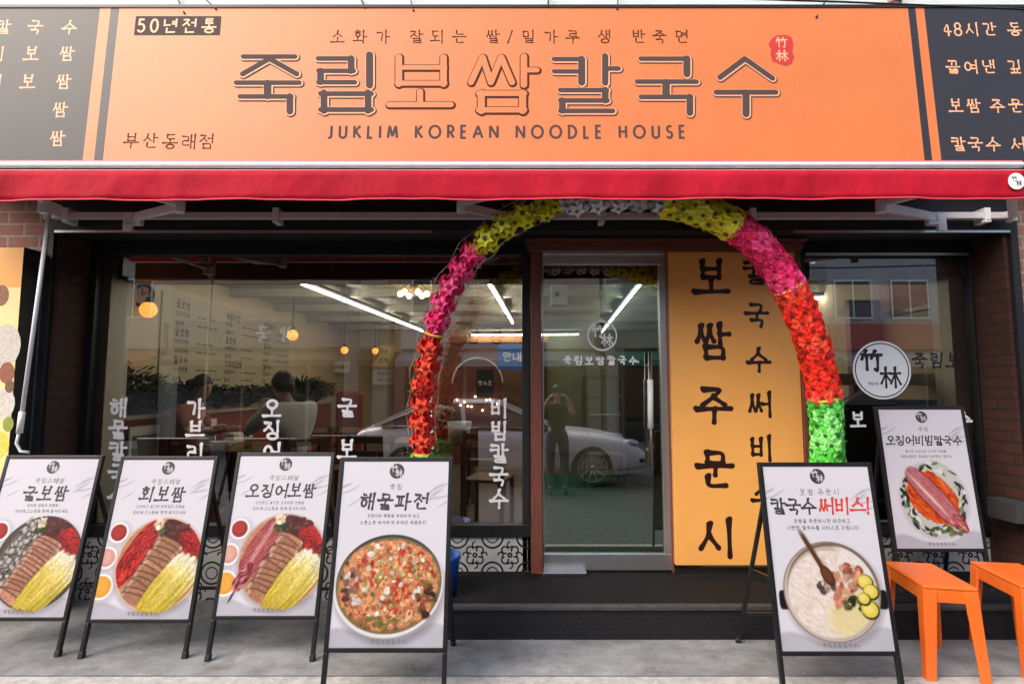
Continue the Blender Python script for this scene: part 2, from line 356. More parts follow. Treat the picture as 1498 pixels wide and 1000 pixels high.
M['seal_red'] = mat("seal_red", srgb(190,48,40), .5)
M['awning'] = mat("awning_red_cloth", srgb(168,14,38), .8, spec=.2, var=.2, vscale=4, bump=.7, bdist=.05, bscale=3., stretch=(1, 1, .8))
M['alu_white'] = mat("white_enamel", (.75,.74,.74), .35, var=.08, vscale=12)
M['alu'] = mat("brushed_aluminium", (.62,.62,.63), .32, metal=.9, var=.1, vscale=30, stretch=(1, 1, 12))
M['black'] = mat("black_metal", (.012,.012,.013), .35, var=.3, vscale=10, spec=.4)
M['matt_black'] = mat("matt_black", (.01,.01,.011), .6, var=.3, vscale=6)
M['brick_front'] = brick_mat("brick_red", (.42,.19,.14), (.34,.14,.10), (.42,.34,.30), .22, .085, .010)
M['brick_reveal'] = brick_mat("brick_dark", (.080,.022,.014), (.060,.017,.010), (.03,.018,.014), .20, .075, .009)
M['wood_red'] = mat("red_brown_wood", (.17,.050,.032), .45, var=.35, vscale=14, stretch=(6, 6, .6), coat=.2)
M['siding'] = mat("pale_siding", (.62,.68,.66), .6, var=.12, vscale=5, stretch=(1, 1, 8))
M['panel_orange'] = mat("door_panel_orange", srgb(246,176,92), .42, var=.05, vscale=2.5)
M['ink'] = mat("dark_brown_ink", (.022,.004,.003), .45)
M['white_vinyl'] = mat("white_vinyl", (.92,.92,.92), .5)
M['black_vinyl'] = mat("black_vinyl", (.015,.015,.016), .5)
M['glass'] = glass_mat("window_glass", (.76,.74,.68), 3.3)
M['door_glass'] = glass_mat("door_glass", (.27,.36,.31), 3.4)
M['step'] = mat("black_stone", (.0075,.0075,.0085), .75, spec=.2, var=.5, vscale=7, bump=.25, bscale=120, rvar=.12)
M['plate_tread'] = mat("black_tread", (.012,.012,.014), .6, spec=.3, var=.3, vscale=40)
M['tile'] = mat("pattern_tile_white", (.52,.52,.50), .35, var=.12, vscale=9)
M['plastic'] = mat("orange_plastic", srgb(226,106,36), .4, var=.05, vscale=7, bump=.04, bscale=90)
M['blue'] = mat("blue_plastic", (.015,.11,.5), .4, var=.1)
M['poster'] = attr_mat("poster_print", .33, .45)
M['poster_ink'] = mat("poster_ink", (.035,.033,.036), .5)
M['poster_grey'] = mat("poster_grey_ink", (.16,.155,.16), .5)
M['poster_pale'] = mat("poster_pale_ink", (.48,.47,.49), .5)
M['poster_red'] = mat("poster_red_ink", (.55,.04,.03), .5)
M['cream'] = mat("cream_plaster", (.52,.43,.27), .8, var=.06, vscale=2)
M['jamb'] = mat("cream_jamb", (.66,.64,.55), .7, var=.06, vscale=5)
M['ceiling'] = mat("ceiling_paint", (.50,.48,.40), .8, var=.05)
M['bulkhead'] = mat("bulkhead_wood", (.045,.018,.013), .5, var=.3, vscale=6)
M['floor_in'] = mat("dark_timber_floor", (.13,.09,.06), .45, var=.3, vscale=4, stretch=(1, 6, 1))
M['mat_green'] = mat("green_loop_mat", (.05,.19,.11), .85, var=.85, vscale=34, bump=.8, bscale=120)
M['tube'] = mat("lit_tube", (1,1,1), .4, emit=((1, .95, .84), 17))
M['globe'] = mat("lit_globe", (1,.5,.15), .4, emit=((1, .30, .05), 1.15))
M['bulb'] = mat("lit_bulb", (1,.9,.6), .4, emit=((1, .85, .5), 6))
M['skin'] = mat("skin", (.50,.29,.20), .55, var=.06, vscale=20)
M['lip'] = mat("lip", (.32,.10,.09), .5)
M['hair'] = mat("dark_hair", (.012,.009,.008), .45, var=.4, vscale=60, stretch=(1, 1, .2))
M['shirt'] = mat("white_shirt", (.88,.89,.86), .85, var=.05, vscale=9, bump=.3, bscale=18)
M['coral'] = mat("tan_top", (.33,.11,.05), .85, var=.1, vscale=9)
M['denim'] = mat("grey_denim", (.07,.08,.10), .85, var=.2, vscale=30)
M['booth'] = mat("red_leather", (.22,.035,.018), .45, var=.15, vscale=7)
M['wood'] = mat("table_wood", (.16,.075,.035), .45, var=.3, vscale=8, stretch=(8, 1, 8))
M['leaf'] = mat("leaf_green", (.035,.085,.025), .55, var=.5, vscale=9)
M['leaf2'] = mat("leaf_dark", (.02,.05,.018), .55, var=.5, vscale=9)
M['steel'] = mat("stainless_steel", (.6,.6,.6), .25, metal=1)
M['paper'] = mat("white_paper", (.72,.71,.69), .7)
M['paper_y'] = mat("yellow_paper", (.68,.52,.2), .7)

# ------------------------------------------------------------------ ground (structure)
def ground_sheet(name, x0, y0, x1, y1, z, m, step=None):
    mb = MB(m); mb.add([(x0,y0,z),(x1,y0,z),(x1,y1,z),(x0,y1,z)], [(0,1,2,3)])
    o = mb.build(name); o["kind"] = "structure"; return o
def concrete_mat():
    m = mat("pavement_concrete", (.30,.30,.30), .8); t = m.node_tree; b = t.nodes["Principled BSDF"]
    pos = t.nodes.new("ShaderNodeNewGeometry").outputs["Position"]
    def noise(scale, det=6, st=None):
        n = t.nodes.new("ShaderNodeTexNoise"); n.inputs["Scale"].default_value = scale; n.inputs["Detail"].default_value = det; n.inputs["Roughness"].default_value = .65
        src = pos
        if st:
            mp = t.nodes.new("ShaderNodeMapping"); mp.inputs["Scale"].default_value = st; t.links.new(pos, mp.inputs[0]); src = mp.outputs[0]
        t.links.new(src, n.inputs["Vector"]); return n.outputs["Fac"]
    def ramp(f, p0, p1, c0, c1):
        r = t.nodes.new("ShaderNodeValToRGB"); r.color_ramp.elements[0].position = p0; r.color_ramp.elements[1].position = p1
        r.color_ramp.elements[0].color = (*c0, 1); r.color_ramp.elements[1].color = (*c1, 1); t.links.new(f, r.inputs[0]); return r.outputs[0]
    def mul(a, bb, f=1):
        x = t.nodes.new("ShaderNodeMixRGB"); x.blend_type = 'MULTIPLY'; x.inputs[0].default_value = f; t.links.new(a, x.inputs[1]); t.links.new(bb, x.inputs[2]); return x.outputs[0]
    c = ramp(noise(1.6, 8, (.6, 1.6, 1)), .32, .68, (.165,.171,.178), (.345,.36,.38))
    c = mul(c, ramp(noise(7, 6), .36, .60, (.70,.69,.67), (1,1,1)))
    c = mul(c, ramp(noise(140, 3), .3, .7, (.72,.72,.72), (1.2,1.2,1.2)))
    c = mul(c, ramp(noise(3.3, 4), .56, .70, (1,1,1), (.72,.64,.54)))
    c = mul(c, ramp(noise(11, 3), .66, .73, (1,1,1), (.42,.41,.41)))
    t.links.new(c, b.inputs["Base Color"])
    bp = t.nodes.new("ShaderNodeBump"); bp.inputs["Strength"].default_value = .35; bp.inputs["Distance"].default_value = .006
    t.links.new(noise(90, 5), bp.inputs["Height"]); t.links.new(bp.outputs[0], b.inputs["Normal"])
    return m
M['pavement'] = concrete_mat()
M['kerb'] = mat("pale_kerb_concrete", (.40,.395,.38), .85, var=.28, vscale=14, bump=.6, bscale=70)
M['asphalt'] = mat("asphalt", (.075,.075,.077), .85, var=.3, vscale=30, bump=.5, bscale=150)
g = ground_sheet("road", -60, -60, 60, 2.62, -.12, M['asphalt'])
kb = MB(M['kerb'])
kb.box(-14, 2.62, -.14, 14, 3.0, .002)
o = kb.build("kerb", bevel=.012); o["kind"] = "structure"
ground_sheet("pavement", -60, 3.0, 60, 60, 0, M['pavement'])
ground_sheet("ground", -250, -250, 250, 250, -.16, mat("far_ground", (.2,.2,.19), .9, var=.2, vscale=.4))
# pebbles and litter specks lying on the pavement: nobody could count them
pb = MB(mat("grit", (.42,.42,.41), .8, var=.3)); rr = random.Random(3)
for _ in range(220):
    x, y, r = rr.uniform(-3.4, 3.4), rr.uniform(3.02, 3.9), rr.uniform(.0015, .005)
    if y > 3.41 and x > -.5: continue
    pb.ball((x, y, r*.5), (r*rr.uniform(.8, 1.6), r, r*.6), 6, 4)
pg = pb.build("gravel"); pg["kind"] = "stuff"

# ------------------------------------------------------------------ the shop building
YF, YG = 3.72, 4.05                        # front of the piers, plane of the glass
XL, XR = -3.17, 3.45                       # sides of the recess
ZH = 2.58                                  # soffit of the recess
FL = .20                                   # level of the step and of the shop floor
ZT = 2.486                                 # top of the glass
XI0, XI1, YI1, ZC = -3.6, 3.62, 11.4, 2.66 # inside of the room
bld = thing("restaurant_building", "brick noodle restaurant building with a black framed glass front behind the awning", "building", (0, YF, 0))
mb = MB(M['brick_front'])
mb.box(-7, YF, 0, XL-.05, YF+.3, 5.2); mb.build("wall", bld)
mb = MB(M['brick_front']); mb.box(XR+.05, YF, 0, 8, YF+.3, 5.2); mb.build("wall", bld)
mb = MB(M['siding'])
for i in range(8): mb.box(-9, YF-.03-.0, 4.02+i*.16, 9, YF+.2, 4.02+i*.16+.152)
mb.build("upper_wall", bld, bevel=.006, label="pale horizontal siding above the sign")
mb = MB(M['matt_black'])
mb.box(XL-.05, YF-.012, 0, XL, YG+.02, 3.3); mb.build("corner_trim", bld)
mb = MB(M['matt_black']); mb.box(XR, YF-.012, 0, XR+.05, YG+.02, 3.3); mb.build("corner_trim", bld)
mb = MB(M['matt_black'])
mb.box(XL, YF-.012, ZH+.004, XR, YG+.25, 3.3)
mb.build("fascia", bld, label="black painted fascia under the awning")
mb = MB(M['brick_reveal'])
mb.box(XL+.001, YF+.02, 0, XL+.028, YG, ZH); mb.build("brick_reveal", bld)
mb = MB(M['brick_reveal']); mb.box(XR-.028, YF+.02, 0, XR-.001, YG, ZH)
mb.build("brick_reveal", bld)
mb = MB(M['alu'])
mb.box(XL+.01, YF-.022, ZH-.012, -.55, YF-.013, ZH+.004); mb.build("trim_strip", bld); mb = MB(M['alu']); mb.box(1.95, YF-.022, ZH-.012, XR-.01, YF-.013, ZH+.004); mb.build("trim_strip", bld); mb = MB(M['alu'])
mb.box(XL-.058, YF-.022, 0, XL-.05, YF+.002, ZH); 
mb.build("trim_strip", bld)
mb = MB(M['brick_front']); mb.box(8, YF, 0, 8.2, 11, 5); mb.build("side_wall", bld)
# inside shell
mb = MB(M['cream'])
mb.box(XI0-.1, YG+.06, FL, XI0, YI1, ZC+.1); mb.build("interior_wall", bld); mb = MB(M['cream']); mb.box(XI0, YI1, FL, XI1, YI1+.1, ZC+.1); mb.build("interior_wall", bld)
mb = MB(M['cream']); mb.box(XI1, YG+.06, FL, XI1+.1, YI1, ZC+.1); mb.build("interior_wall", bld)
mb = MB(M['cream']); mb.box(XI0, YG+.02, FL, -3.115, YG+.20, ZC)
mb.build("interior_wall", bld)
mb = MB(M['jamb']); mb.box(-3.115, YG+.035, FL+.3, -3.03, YG+.26, ZC-.1); mb.build("interior_jamb", bld); mb = MB(M['jamb']); mb.box(3.30, YG+.035, FL, 3.415, YG+.22, 2.33)
mb.build("interior_jamb", bld)
mb = MB(M['ceiling']); mb.box(XI0-.1, YG+.05, ZC+.1, XI1+.1, YI1+.1, ZC+.2)
mb.build("ceiling", bld)
for k in range(5): mb = MB(M['ceiling']); mb.box(XI0, 5.6+k*1.3, ZC+.0, XI1, 5.72+k*1.3, ZC+.099); mb.build("ceiling_beam", bld)
mb = MB(M['floor_in']); mb.box(XI0-.1, YG+.06, FL-.08, XI1+.1, YI1+.1, FL); mb.build("interior_floor", bld)
mb = MB(M['bulkhead'])
for k in range(13):
    x0 = XI0+.0+k*.555; mb.box(x0, YG+.10, 2.335, x0+.547, YG+.34, ZC)
mb.build("bulkhead", bld, bevel=.004, label="dark red panelled bulkhead behind the top of the glass")

# window on the left, window on the right: frame > pane, lettering
def window(x0, x1, z0, z1, mull=()):
    mb = MB(M['black']); t = .065
    mb.box(x0-.055, YG-.05, z0-.085, x1+.055, YG+.03, z0); mb.box(x0-.055, YG-.05, z1, x1+.055, YG+.03, ZH+.003)
    mb.box(x0-.085, YG-.045, z0, x0, YG+.028, z1); mb.box(x1, YG-.045, z0, x1+.055, YG+.028, z1)
    for m_ in mull: mb.box(m_-.006, YG-.012, z0, m_+.006, YG+.012, z1)
    f = mb.build("window", bld, bevel=.004)
    mb = MB(M['glass']); mb.add([(x0,YG-.005,z0),(x1,YG-.005,z0),(x1,YG-.005,z1),(x0,YG-.005,z1)], [(0,1,2,3)])
    mb.build("pane", f); return f
zs = at(700, 765, YG).z                    # sill level
xw0, xw1 = -3.085, at(772, 500, YG).x
winL = window(xw0, xw1, zs, ZT); winL["label"] = "wide left shop window lettered with white dish names"
xr0, xr1 = at(1172, 500, YG).x+.03, 3.40
winR = window(xr0, xr1, zs, ZT); winR["label"] = "right shop window with a round white logo sticker"
mb = MB(M['alu']); mb.box(xr0, YG-.062, ZT-.006, xr1-.01, YG-.051, ZT+.012); mb.build("frame_strip", winR)
FG = Fr((0, YG-.008, 0), (1, 0, 0), (0, 0, 1))       # face of the glass, metres = world x, z
mb = MB(M['white_vinyl'])
def column(mb, s, px, y0, dy, size, wd=.155):
    for i, c in enumerate(s):
        x, z = FG.px(px-(y0+i*dy-600)*0.012*(749-px)/150*.3, y0+i*dy); text(mb, FG, c, x, z, size, wd, 'brush')
column(mb, "해물칼국수", 173, 596, 32, .128); column(mb, "가브리보쌈", 286, 597, 32.5, .128)
column(mb, "오징어보쌈", 398, 597, 32, .128); column(mb, "굴보쌈", 508, 596, 61, .128)
column(mb, "매콤한비빔", 620, 596, 32, .128)
column(mb, "비빔칼국수", 730, 597, 33, .128)
mb.build("lettering", winL)
# round sticker and lettering on the right window
mb = MB(); cx, cz = FG.px(1290, 541); r = .215
mb.use(M['white_vinyl']); disc(mb, FG, cx, cz, r, .001, 40); ring(mb, FG, cx, cz, r-.016, .006, .0016)
mb.use(M['black_vinyl']); ring(mb, FG, cx, cz, r-.018, .008, .002)
mb.use(M['black_vinyl'])
text(mb, FG, "竹", cx-.075, cz+.065, .155, .16, 'brush', z=.0026); text(mb, FG, "林", cx+.06, cz-.055, .145, .12, 'brush', z=.0026)
text(mb, FG, "죽림보쌈", cx-.07, cz-.10, .018, .12, 'pen', z=.0026)
mb.build("logo_sticker", winR)
mb = MB(M['black_vinyl']); x, z = FG.px(1370, 527); text(mb, FG, "죽림보", x, z, .105, .13, 'brush', track=1.18, aspect=1.0, shear=.12); mb.build("black_lettering", winR)
mb = MB(M['white_vinyl']); x, z = FG.px(1294, 613); text(mb, FG, "죽림보쌈칼국수", x, z, .115, .15, 'block', track=1.62, aspect=1.05); mb.build("white_lettering", winR)

# tiled plinth under the windows
def plinth(x0, x1, z0):
    top = zs-.088
    mb = MB(M['tile']); mb.box(x0, YG-.03, z0, x1, YG+.05, top)
    o = mb.build("tiled_plinth", bld)
    f = Fr((x0, YG-.0301, z0), (1, 0, 0), (0, 0, 1)); mb = MB(M['black_vinyl']); T = .25
    n = int((x1-x0)/T)+1; H = top-z0
    def clipped(pts, wd, z, st='pen'):
        run = []
        for p in pts+[(9e9, 9e9)]:
            if .004 < p[0] < x1-x0-.004 and .006 < p[1] < H-.006: run.append(p)
            else:
                if len(run) > 2: ribbon(mb, f, run, wd, z, st)
                run = []
    for i in range(n):
        for j in range(int(H/T)+1):
            cx, cy = (i+.5)*T, H-(j+.5)*T
            def A(x, y, r, a0, a1, w_, k): clipped([(cx+T*(x+r*math.cos(R(a0+(a1-a0)*q/16))), cy+T*(y+r*math.sin(R(a0+(a1-a0)*q/16)))) for q in range(17)], w_*T, .0004+k*2e-5)
            for k, (sx, sy) in enumerate(((1, 1), (-1, 1), (-1, -1), (1, -1))):
                b = math.degrees(math.atan2(sy, sx))
                A(.5*sx, .5*sy, .30, b+180-44, b+180+44, .055, k)
                A(.5*sx, .5*sy, .16, b+180-50, b+180+50, .035, k+5)
                A(.14*sx, .14*sy, .095, b-110, b+150, .045, k+10)
                A(.27*sx, .0, .075, 0 if sx > 0 else 180, (230 if sx > 0 else -50), .04, k+15)
                A(0, .29*sy, .075, 90*sy, 90*sy+240, .04, k+20)
            A(0, 0, .05, 0, 360, .05, 30)
    mb.build("tile_pattern", o)
    mb = MB(M['kerb'])
    for i in range(1, n): 
        if i*T < x1-x0: mb.box(x0+i*T-.0012, YG-.0303, z0, x0+i*T+.0012, YG-.03, top)
    mb.build("tile_joint", o)
xs0 = at(560, 900, 3.41).x
xpost0, xpost1 = at(772, 600, YG).x+.02, at(792, 600, YG-.02).x
plinth(XL+.03, xpost0-.005, 0.0); plinth(xr0-.03, XR-.03, FL)

# door between the wooden posts
xd0, xd1 = at(793, 600, YG).x, at(976, 600, YG).x
zd0, zd1 = FL+.012, at(880, 371, YG).z
door = MB(M['alu'])
door.box(xd0, YG-.05, zd1-.095, xd1, YG, zd1); door.box(xd0, YG-.056, zd1-.02, xd1, YG+.02, zd1+.05)
door.box(xd0, YG-.05, zd0, xd1, YG, zd0+.115); door.box(xd1-.055, YG-.049, zd0+.116, xd1, YG-.001, zd1-.096); door.box(xd0, YG-.045, zd0+.116, xd0+.012, YG-.003, zd1-.096)
door = door.build("door", bld, bevel=.004); door["label"] = "glass door in a brushed aluminium frame"
mb = MB(M['door_glass']); mb.add([(xd0+.012,YG-.03,zd0+.115),(xd1-.055,YG-.03,zd0+.115),(xd1-.055,YG-.03,zd1-.095),(xd0+.012,YG-.03,zd1-.095)], [(0,1,2,3)]); mb.build("pane", door)
mb = MB(M['steel']); a = at(951, 514, YG-.09); b = at(952, 680, YG-.09)
mb.tube([a, b], .013, 12)
for t in (.12, .88): p = a.lerp(b, t); mb.tube([p, (p.x, YG-.031, p.z)], .009, 8)
mb.use(M['alu_white']); mb.tube([a.lerp(b, .25), a.lerp(b, .68)], .021, 12)
mb.build("handle", door)
mb = MB(M['steel']); mb.box(xd0-.01, YG-.13, FL, xd0+.30, YG-.055, FL+.022); mb.build("floor_closer_plate", door, bevel=.004)
FD = Fr((0, YG-.034, 0), (1, 0, 0), (0, 0, 1)); mb = MB(M['white_vinyl'])
cx, cz = FD.px(881, 491); ring(mb, FD, cx, cz, .105, .012, .0005)
text(mb, FD, "竹", cx-.032, cz+.03, .085, .17, 'brush'); text(mb, FD, "林", cx+.034, cz-.03, .08, .15, 'brush')
x, z = FD.px(878, 527); text(mb, FD, "죽림보쌈칼국수", x, z, .062, .17, 'block', track=1.2, aspect=1.08)
x, z = FD.px(933, 529); ring(mb, FD, x, z, .008, .004, .0005)
mb.build("lettering", door)
# wooden posts, cornice over door and orange panel
xp0, xp1 = at(981, 600, YG-.1).x, at(1170, 600, YG-.1).x
zc0, zc1 = at(980, 368, YG-.12).z, ZH+.002
mb = MB(M['wood_red'])
mb.box(xpost0, YG-.10, FL, xpost1, YG+.04, zc0); mb.build("post", bld, bevel=.006)
mb = MB(M['wood_red']); mb.box(xd1+.003, YG-.085, FL, xp0-.002, YG+.03, zc0); mb.build("post", bld, bevel=.004)
mb = MB(M['wood_red']); mb.box(xp1+.002, YG-.15, FL, xp1+.03, YG+.04, zc0); mb.build("post", bld, bevel=.004)
mb = MB(M['wood_red'])
steps = [(0, .0, .012), (.012, .010, .05), (.062, .025, .02), (.082, .05, .018), (.10, .085, .02), (.12, .12, .024)]
for dz, out, h in steps:
    if zc0+dz+h < zc1: mb.box(xpost0-.01-out*1.3, YG-.155-out*1.7, zc0+dz, xp1+.03+out*1.3, YG+.02, zc0+dz+h-.0005)
k = int((xp1-xpost0)/.02)
for i in range(k): mb.box(xpost0+i*.02, YG-.174, zc0+.036, xpost0+i*.02+.011, YG-.1605, zc0+.058)
mb.build("cornice", bld, bevel=.003)
mb = MB(M['matt_black']); mb.box(xd0, YG+.0, zd1+.051, xd1, YG+.06, ZH); mb.box(xpost0-.06, YG-.03, FL, xpost0-.002, YG+.03, ZH)
mb.build("door_header", bld)

# drain pipe above the sign
mb = MB(mat("pink_pipe", (.42,.22,.2), .5)); p = at(1309, 5, YF-.07); mb.tube([(p.x, p.y, 4.0), (p.x, p.y, 5.2)], .034, 12)
for z in (4.2, 4.9): mb.tube([(p.x, p.y, z), (p.x, p.y, z+.05)], .042, 12)
tag(mb.build("drain_pipe"), "pinkish drain pipe on the pale siding above the sign", "pipe")

# entrance step
mb = MB(M['step']); mb.box(xs0, 3.44, 0, 8, YG+.055, FL-.001)
st = thing("entrance_step", "long black stone step in front of the door", "step", (1, 3.41, 0))
mb.build("tread", st, bevel=.012)
mb = MB(M['plate_tread']); mb.box(xs0+.003, 3.41, 0, 8, 3.4395, FL-.03)
f = Fr((xs0, 3.4099, 0), (1, 0, 0), (0, 0, 1))
for i in range(150):
    for j in range(5):
        x = .03+i*.03+(.015 if j % 2 else 0); z = .02+j*.03
        mb.add([f.p(x-.010, z-.003, 0), f.p(x+.006, z-.008, .0022), f.p(x+.010, z+.003, 0), f.p(x-.006, z+.008, .0022)], [(0, 1, 2, 3)])
mb.build("riser", st)
mb = MB(mat("worn_nosing", (.045,.045,.047), .6, var=.4, vscale=18)); mb.box(xs0-.002, 3.395, FL-.030, 8, 3.4395, FL+.0015); mb.build("nosing", st, bevel=.008)

# ------------------------------------------------------------------ orange panel beside the door
pan = thing("orange_banner", "tall orange panel with dark brown brush lettering between door and flower arch", "sign", ((xp0+xp1)/2, YG-.12, FL))
zb = at(1080, 829, YG-.13).z; zb = max(zb, FL+.004)
mb = MB(M['panel_orange']); mb.box(xp0+.004, YG-.13, zb+.012, xp1, YG-.06, zc0-.004); mb.build("panel", pan, bevel=.003)
FP = Fr((0, YG-.1302, 0), (1, 0, 0), (0, 0, 1)); mb = MB(M['ink'])
def pcol(s, px0, pts, h, wd, asp=1.05):
    for c, (px, py) in zip(s, pts):
        x, z = FP.px(px, py); text(mb, FP, c, x, z, h, wd, 'brush', aspect=asp)
pcol("보쌈주문시", 0, [(1040, 406), (1042, 499), (1044, 592), (1046, 686), (1049, 786)], .245, .155, 1.04)
pcol("칼국수써비스", 0, [(1104, 399), (1107, 461), (1110, 526), (1112, 591), (1114, 655), (1117, 722)], .165, .155, 1.0)
mb.build("lettering", pan)

# ------------------------------------------------------------------ main signboard (leans back a little)
z0s = at(749, 236, 3.46).z; p_top = at(749, 12, 3.52)
SO = Vector((0, 3.46, z0s)); FS = Fr(SO, (1, 0, 0), (0, p_top.y-3.46, p_top.z-z0s)); HS = (p_top-SO).length
def bez(px, py): return FS.px(px, py)
sg = thing("shop_signboard", "long orange shop signboard with big Korean lettering above the red awning", "sign", (0, 3.46, z0s))
xa = bez(128, 232)[0]; xb = bez(152, 232)[0]; xc = bez(1356, 232)[0]; xd = bez(1372, 232)[0]
def slab(mb, x0, x1, z0, z1, d0=.0, d1=.16):
    lo = [FS.p(x0, z0, -d1), FS.p(x1, z0, -d1), FS.p(x1, z0, -d0), FS.p(x0, z0, -d0)]; hi = [FS.p(x0, z1, -d1), FS.p(x1, z1, -d1), FS.p(x1, z1, -d0), FS.p(x0, z1, -d0)]
    mb.hexa(lo, hi)
XS0, XS1 = -4.6, 4.6
xo0, xo1 = bez(145, 120)[0], bez(1343, 120)[0]      # inner edges of the stripes
e1, e2, e3 = bez(137, 120)[0], 0, 0
L1, L2, L3 = bez(134, 120)[0], bez(150, 120)[0], bez(163, 120)[0]
Q1, Q2, Q3 = bez(1340, 120)[0], bez(1351, 120)[0], bez(1364, 120)[0]
mb = MB(M['orange_face']); slab(mb, L3, Q1, 0, HS); mb.build("orange_panel", sg)
mb = MB(M['sign_black']); slab(mb, XS0, L1, 0, HS); mb.build("side_panel", sg, label="dark grey left end of the sign with peach dish names")
mb = MB(M['sign_black']); slab(mb, Q3, XS1, 0, HS); mb.build("side_panel", sg, label="dark grey right end of the sign with peach slogan")
mb = MB(M['orange_face']); slab(mb, L1, L2, 0, HS); mb.use(M['sign_black']); slab(mb, L2, L3, 0, HS); mb.build("stripe", sg)
mb = MB(M['sign_black']); slab(mb, Q1, Q2, 0, HS); mb.use(M['orange_face']); slab(mb, Q2, Q3, 0, HS); mb.build("stripe", sg)
mb = MB(M['black']); slab(mb, XS0, XS1, -.035, -.001, -.012, .17); slab(mb, XS0, XS1, HS+.001, HS+.022, -.006, .17); mb.build("frame", sg)
# the seven large characters, traced as strokes: (photo zoom x, y) -> sign face
def zq(ox, pts): return [bez(ox+x/3.2267, y/3.2267) for x, y in pts]
BIG = [(0, 330, [([(85,270),(330,270)],25), ([(205,282),(82,352)],27), ([(212,282),(338,352)],27), ([(52,393),(350,393)],25), ([(200,396),(200,455)],38), ([(70,458),(312,458)],25), ([(305,458),(305,528)],34)]),
 (0, 330, [([(438,279),(600,279)],25), ([(594,279),(594,337)],34), ([(440,337),(606,337)],25), ([(450,337),(450,390)],34), ([(440,391),(612,391)],25), ([(681,262),(681,405)],36), ([(450,445),(690,445)],26), ([(466,440),(466,525)],34), ([(674,440),(674,525)],34), ([(450,520),(690,520)],26)]),
 (1, 330, [([(818,272),(818,398)],32), ([(1029,272),(1029,398)],32), ([(812,320),(1035,320)],24), ([(812,394),(1035,394)],26), ([(918,434),(918,492)],30), ([(772,495),(1064,495)],28)]),
 (1, 330, [([(1212,272),(1158,390)],30), ([(1214,272),(1252,390)],30), ([(1300,272),(1252,390)],30), ([(1302,272),(1352,390)],30), ([(1408,268),(1408,402)],32), ([(1408,332),(1470,332)],26), ([(1195,442),(1410,442)],28), ([(1207,440),(1207,525)],34), ([(1402,440),(1402,525)],34), ([(1195,520),(1410,520)],28)]),
 (0, 750, [([(196,282),(330,282)],25), ([(326,282),(326,392)],36), ([(196,340),(322,340)],24), ([(437,268),(437,394)],32), ([(437,326),(500,326)],25), ([(225,428),(445,428)],25), ([(437,428),(437,476)],34), ([(225,477),(448,477)],25), ([(235,477),(235,525)],34), ([(225,526),(474,526)],25)]),
 (0, 750, [([(605,280),(828,280)],25), ([(822,280),(822,352)],36), ([(588,388),(868,388)],25), ([(724,392),(724,455)],38), ([(605,460),(842,460)],25), ([(836,460),(836,535)],34)]),
 (0, 750, [([(1096,280),(978,368)],28), ([(1096,280),(1226,372)],28), ([(960,438),(1242,438)],27), ([(1101,440),(1101,540)],36)])]
mb = MB()
PXM = (bez(800, 120)[0]-bez(700, 120)[0])/100/3.2267     # metres per zoom pixel
for hollow, ox, ss in BIG:
    for lay, (m_, gw, dx, dy, zz) in enumerate((((M['sign_text'] if not hollow else M['sign_brown']), 15 if not hollow else 15, 4.5 if not hollow else 3, 4.5 if not hollow else 3, .0006), (M['sign_peach'], 8 if not hollow else 0, 1.5 if not hollow else 0, 1.5 if not hollow else 0, .0022), (M['sign_text'], -2, -1, -1, .0040))):
        if hollow and lay == 2: continue
        mb.use(m_ if not (hollow and lay == 1) else M['orange_face'])
        for k, (pts, wd) in enumerate(ss): ribbon(mb, FS, zq(ox, [(x+dx, y+dy) for x, y in pts]), (wd+gw)*PXM*(.98), zz+k*5e-5, 'pen')
    if hollow:
        mb.use(M['sign_brown'])
mb.build("large_lettering", sg)
mb = MB(M['sign_text']); x, z = bez(741, 193); text(mb, FS, "JUKLIM KOREAN NOODLE HOUSE", x, z, .088, .19, 'block', track=1.0, aspect=1.0) if 0 else None
def spread(mb, s, pxs, py, size, wd, style, **k):
    for c, px in zip(s, pxs): x, z = bez(px, py); text(mb, FS, c, x, z, size, wd, style, **k)
def latin_line(mb, s, px0, px1, py, hpx, wd):
    x0, zc = bez(px0, py); x1, _ = bez(px1, py); h = abs(bez(700, py-hpx/2)[1]-bez(700, py+hpx/2)[1])
    g = [glyph(c) if c != ' ' else ([], .34) for c in s]; tot = sum(a for _, a in g)*h; gap = ((x1-x0)-tot)/(len(s)-1); x = x0
    for ss, a in g:
        for k, q in enumerate(ss): ribbon(mb, FS, [(x+u*h, zc+(v-.5)*h) for u, v in q], wd*h, .0006+k*2e-5, 'block')
        x += a*h+gap
latin_line(mb, "JUKLIM KOREAN NOODLE HOUSE", 480, 1002, 193, 17.5, .2)
mb.build("english_lettering", sg)
mb = MB(M['sign_brown'])
spread(mb, "소화가잘되는쌀/밀가루생반죽면", [494, 527, 560, 609, 640, 672, 721, 746, 773, 806, 838, 884, 934, 965, 997], 54, .092, .10, 'brush')
mb.build("slogan_lettering", sg)
mb = MB(M['sign_brown']); x, z = bez(193, 206); h = .10
spread(mb, "부산", [192, 220], 206, h, .095, 'brush'); spread(mb, "동래점", [249, 276, 302], 207, h, .095, 'brush'); mb.build("branch_lettering", sg)
mb = MB(M['sign_text']); a = bez(196, 52); b = bez(324, 24); rect(mb, FS, a[0], a[1], b[0], b[1], .0006)
mb.use(M['sign_peach']); spread(mb, "50", [207, 226], 38, .092, .15, 'block', z=.0012); spread(mb, "년전통", [249, 277, 306], 38, .105, .11, 'block', z=.0012)
mb.build("badge", sg, label="dark badge with peach lettering about fifty years of tradition")
mb = MB(M['seal_red'])
sp = [(1128, 58), (1136, 52), (1149, 51), (1158, 55), (1161, 66), (1159, 76), (1162, 84), (1158, 94), (1150, 97), (1140, 94), (1130, 90), (1127, 80), (1128, 72), (1124, 66)]
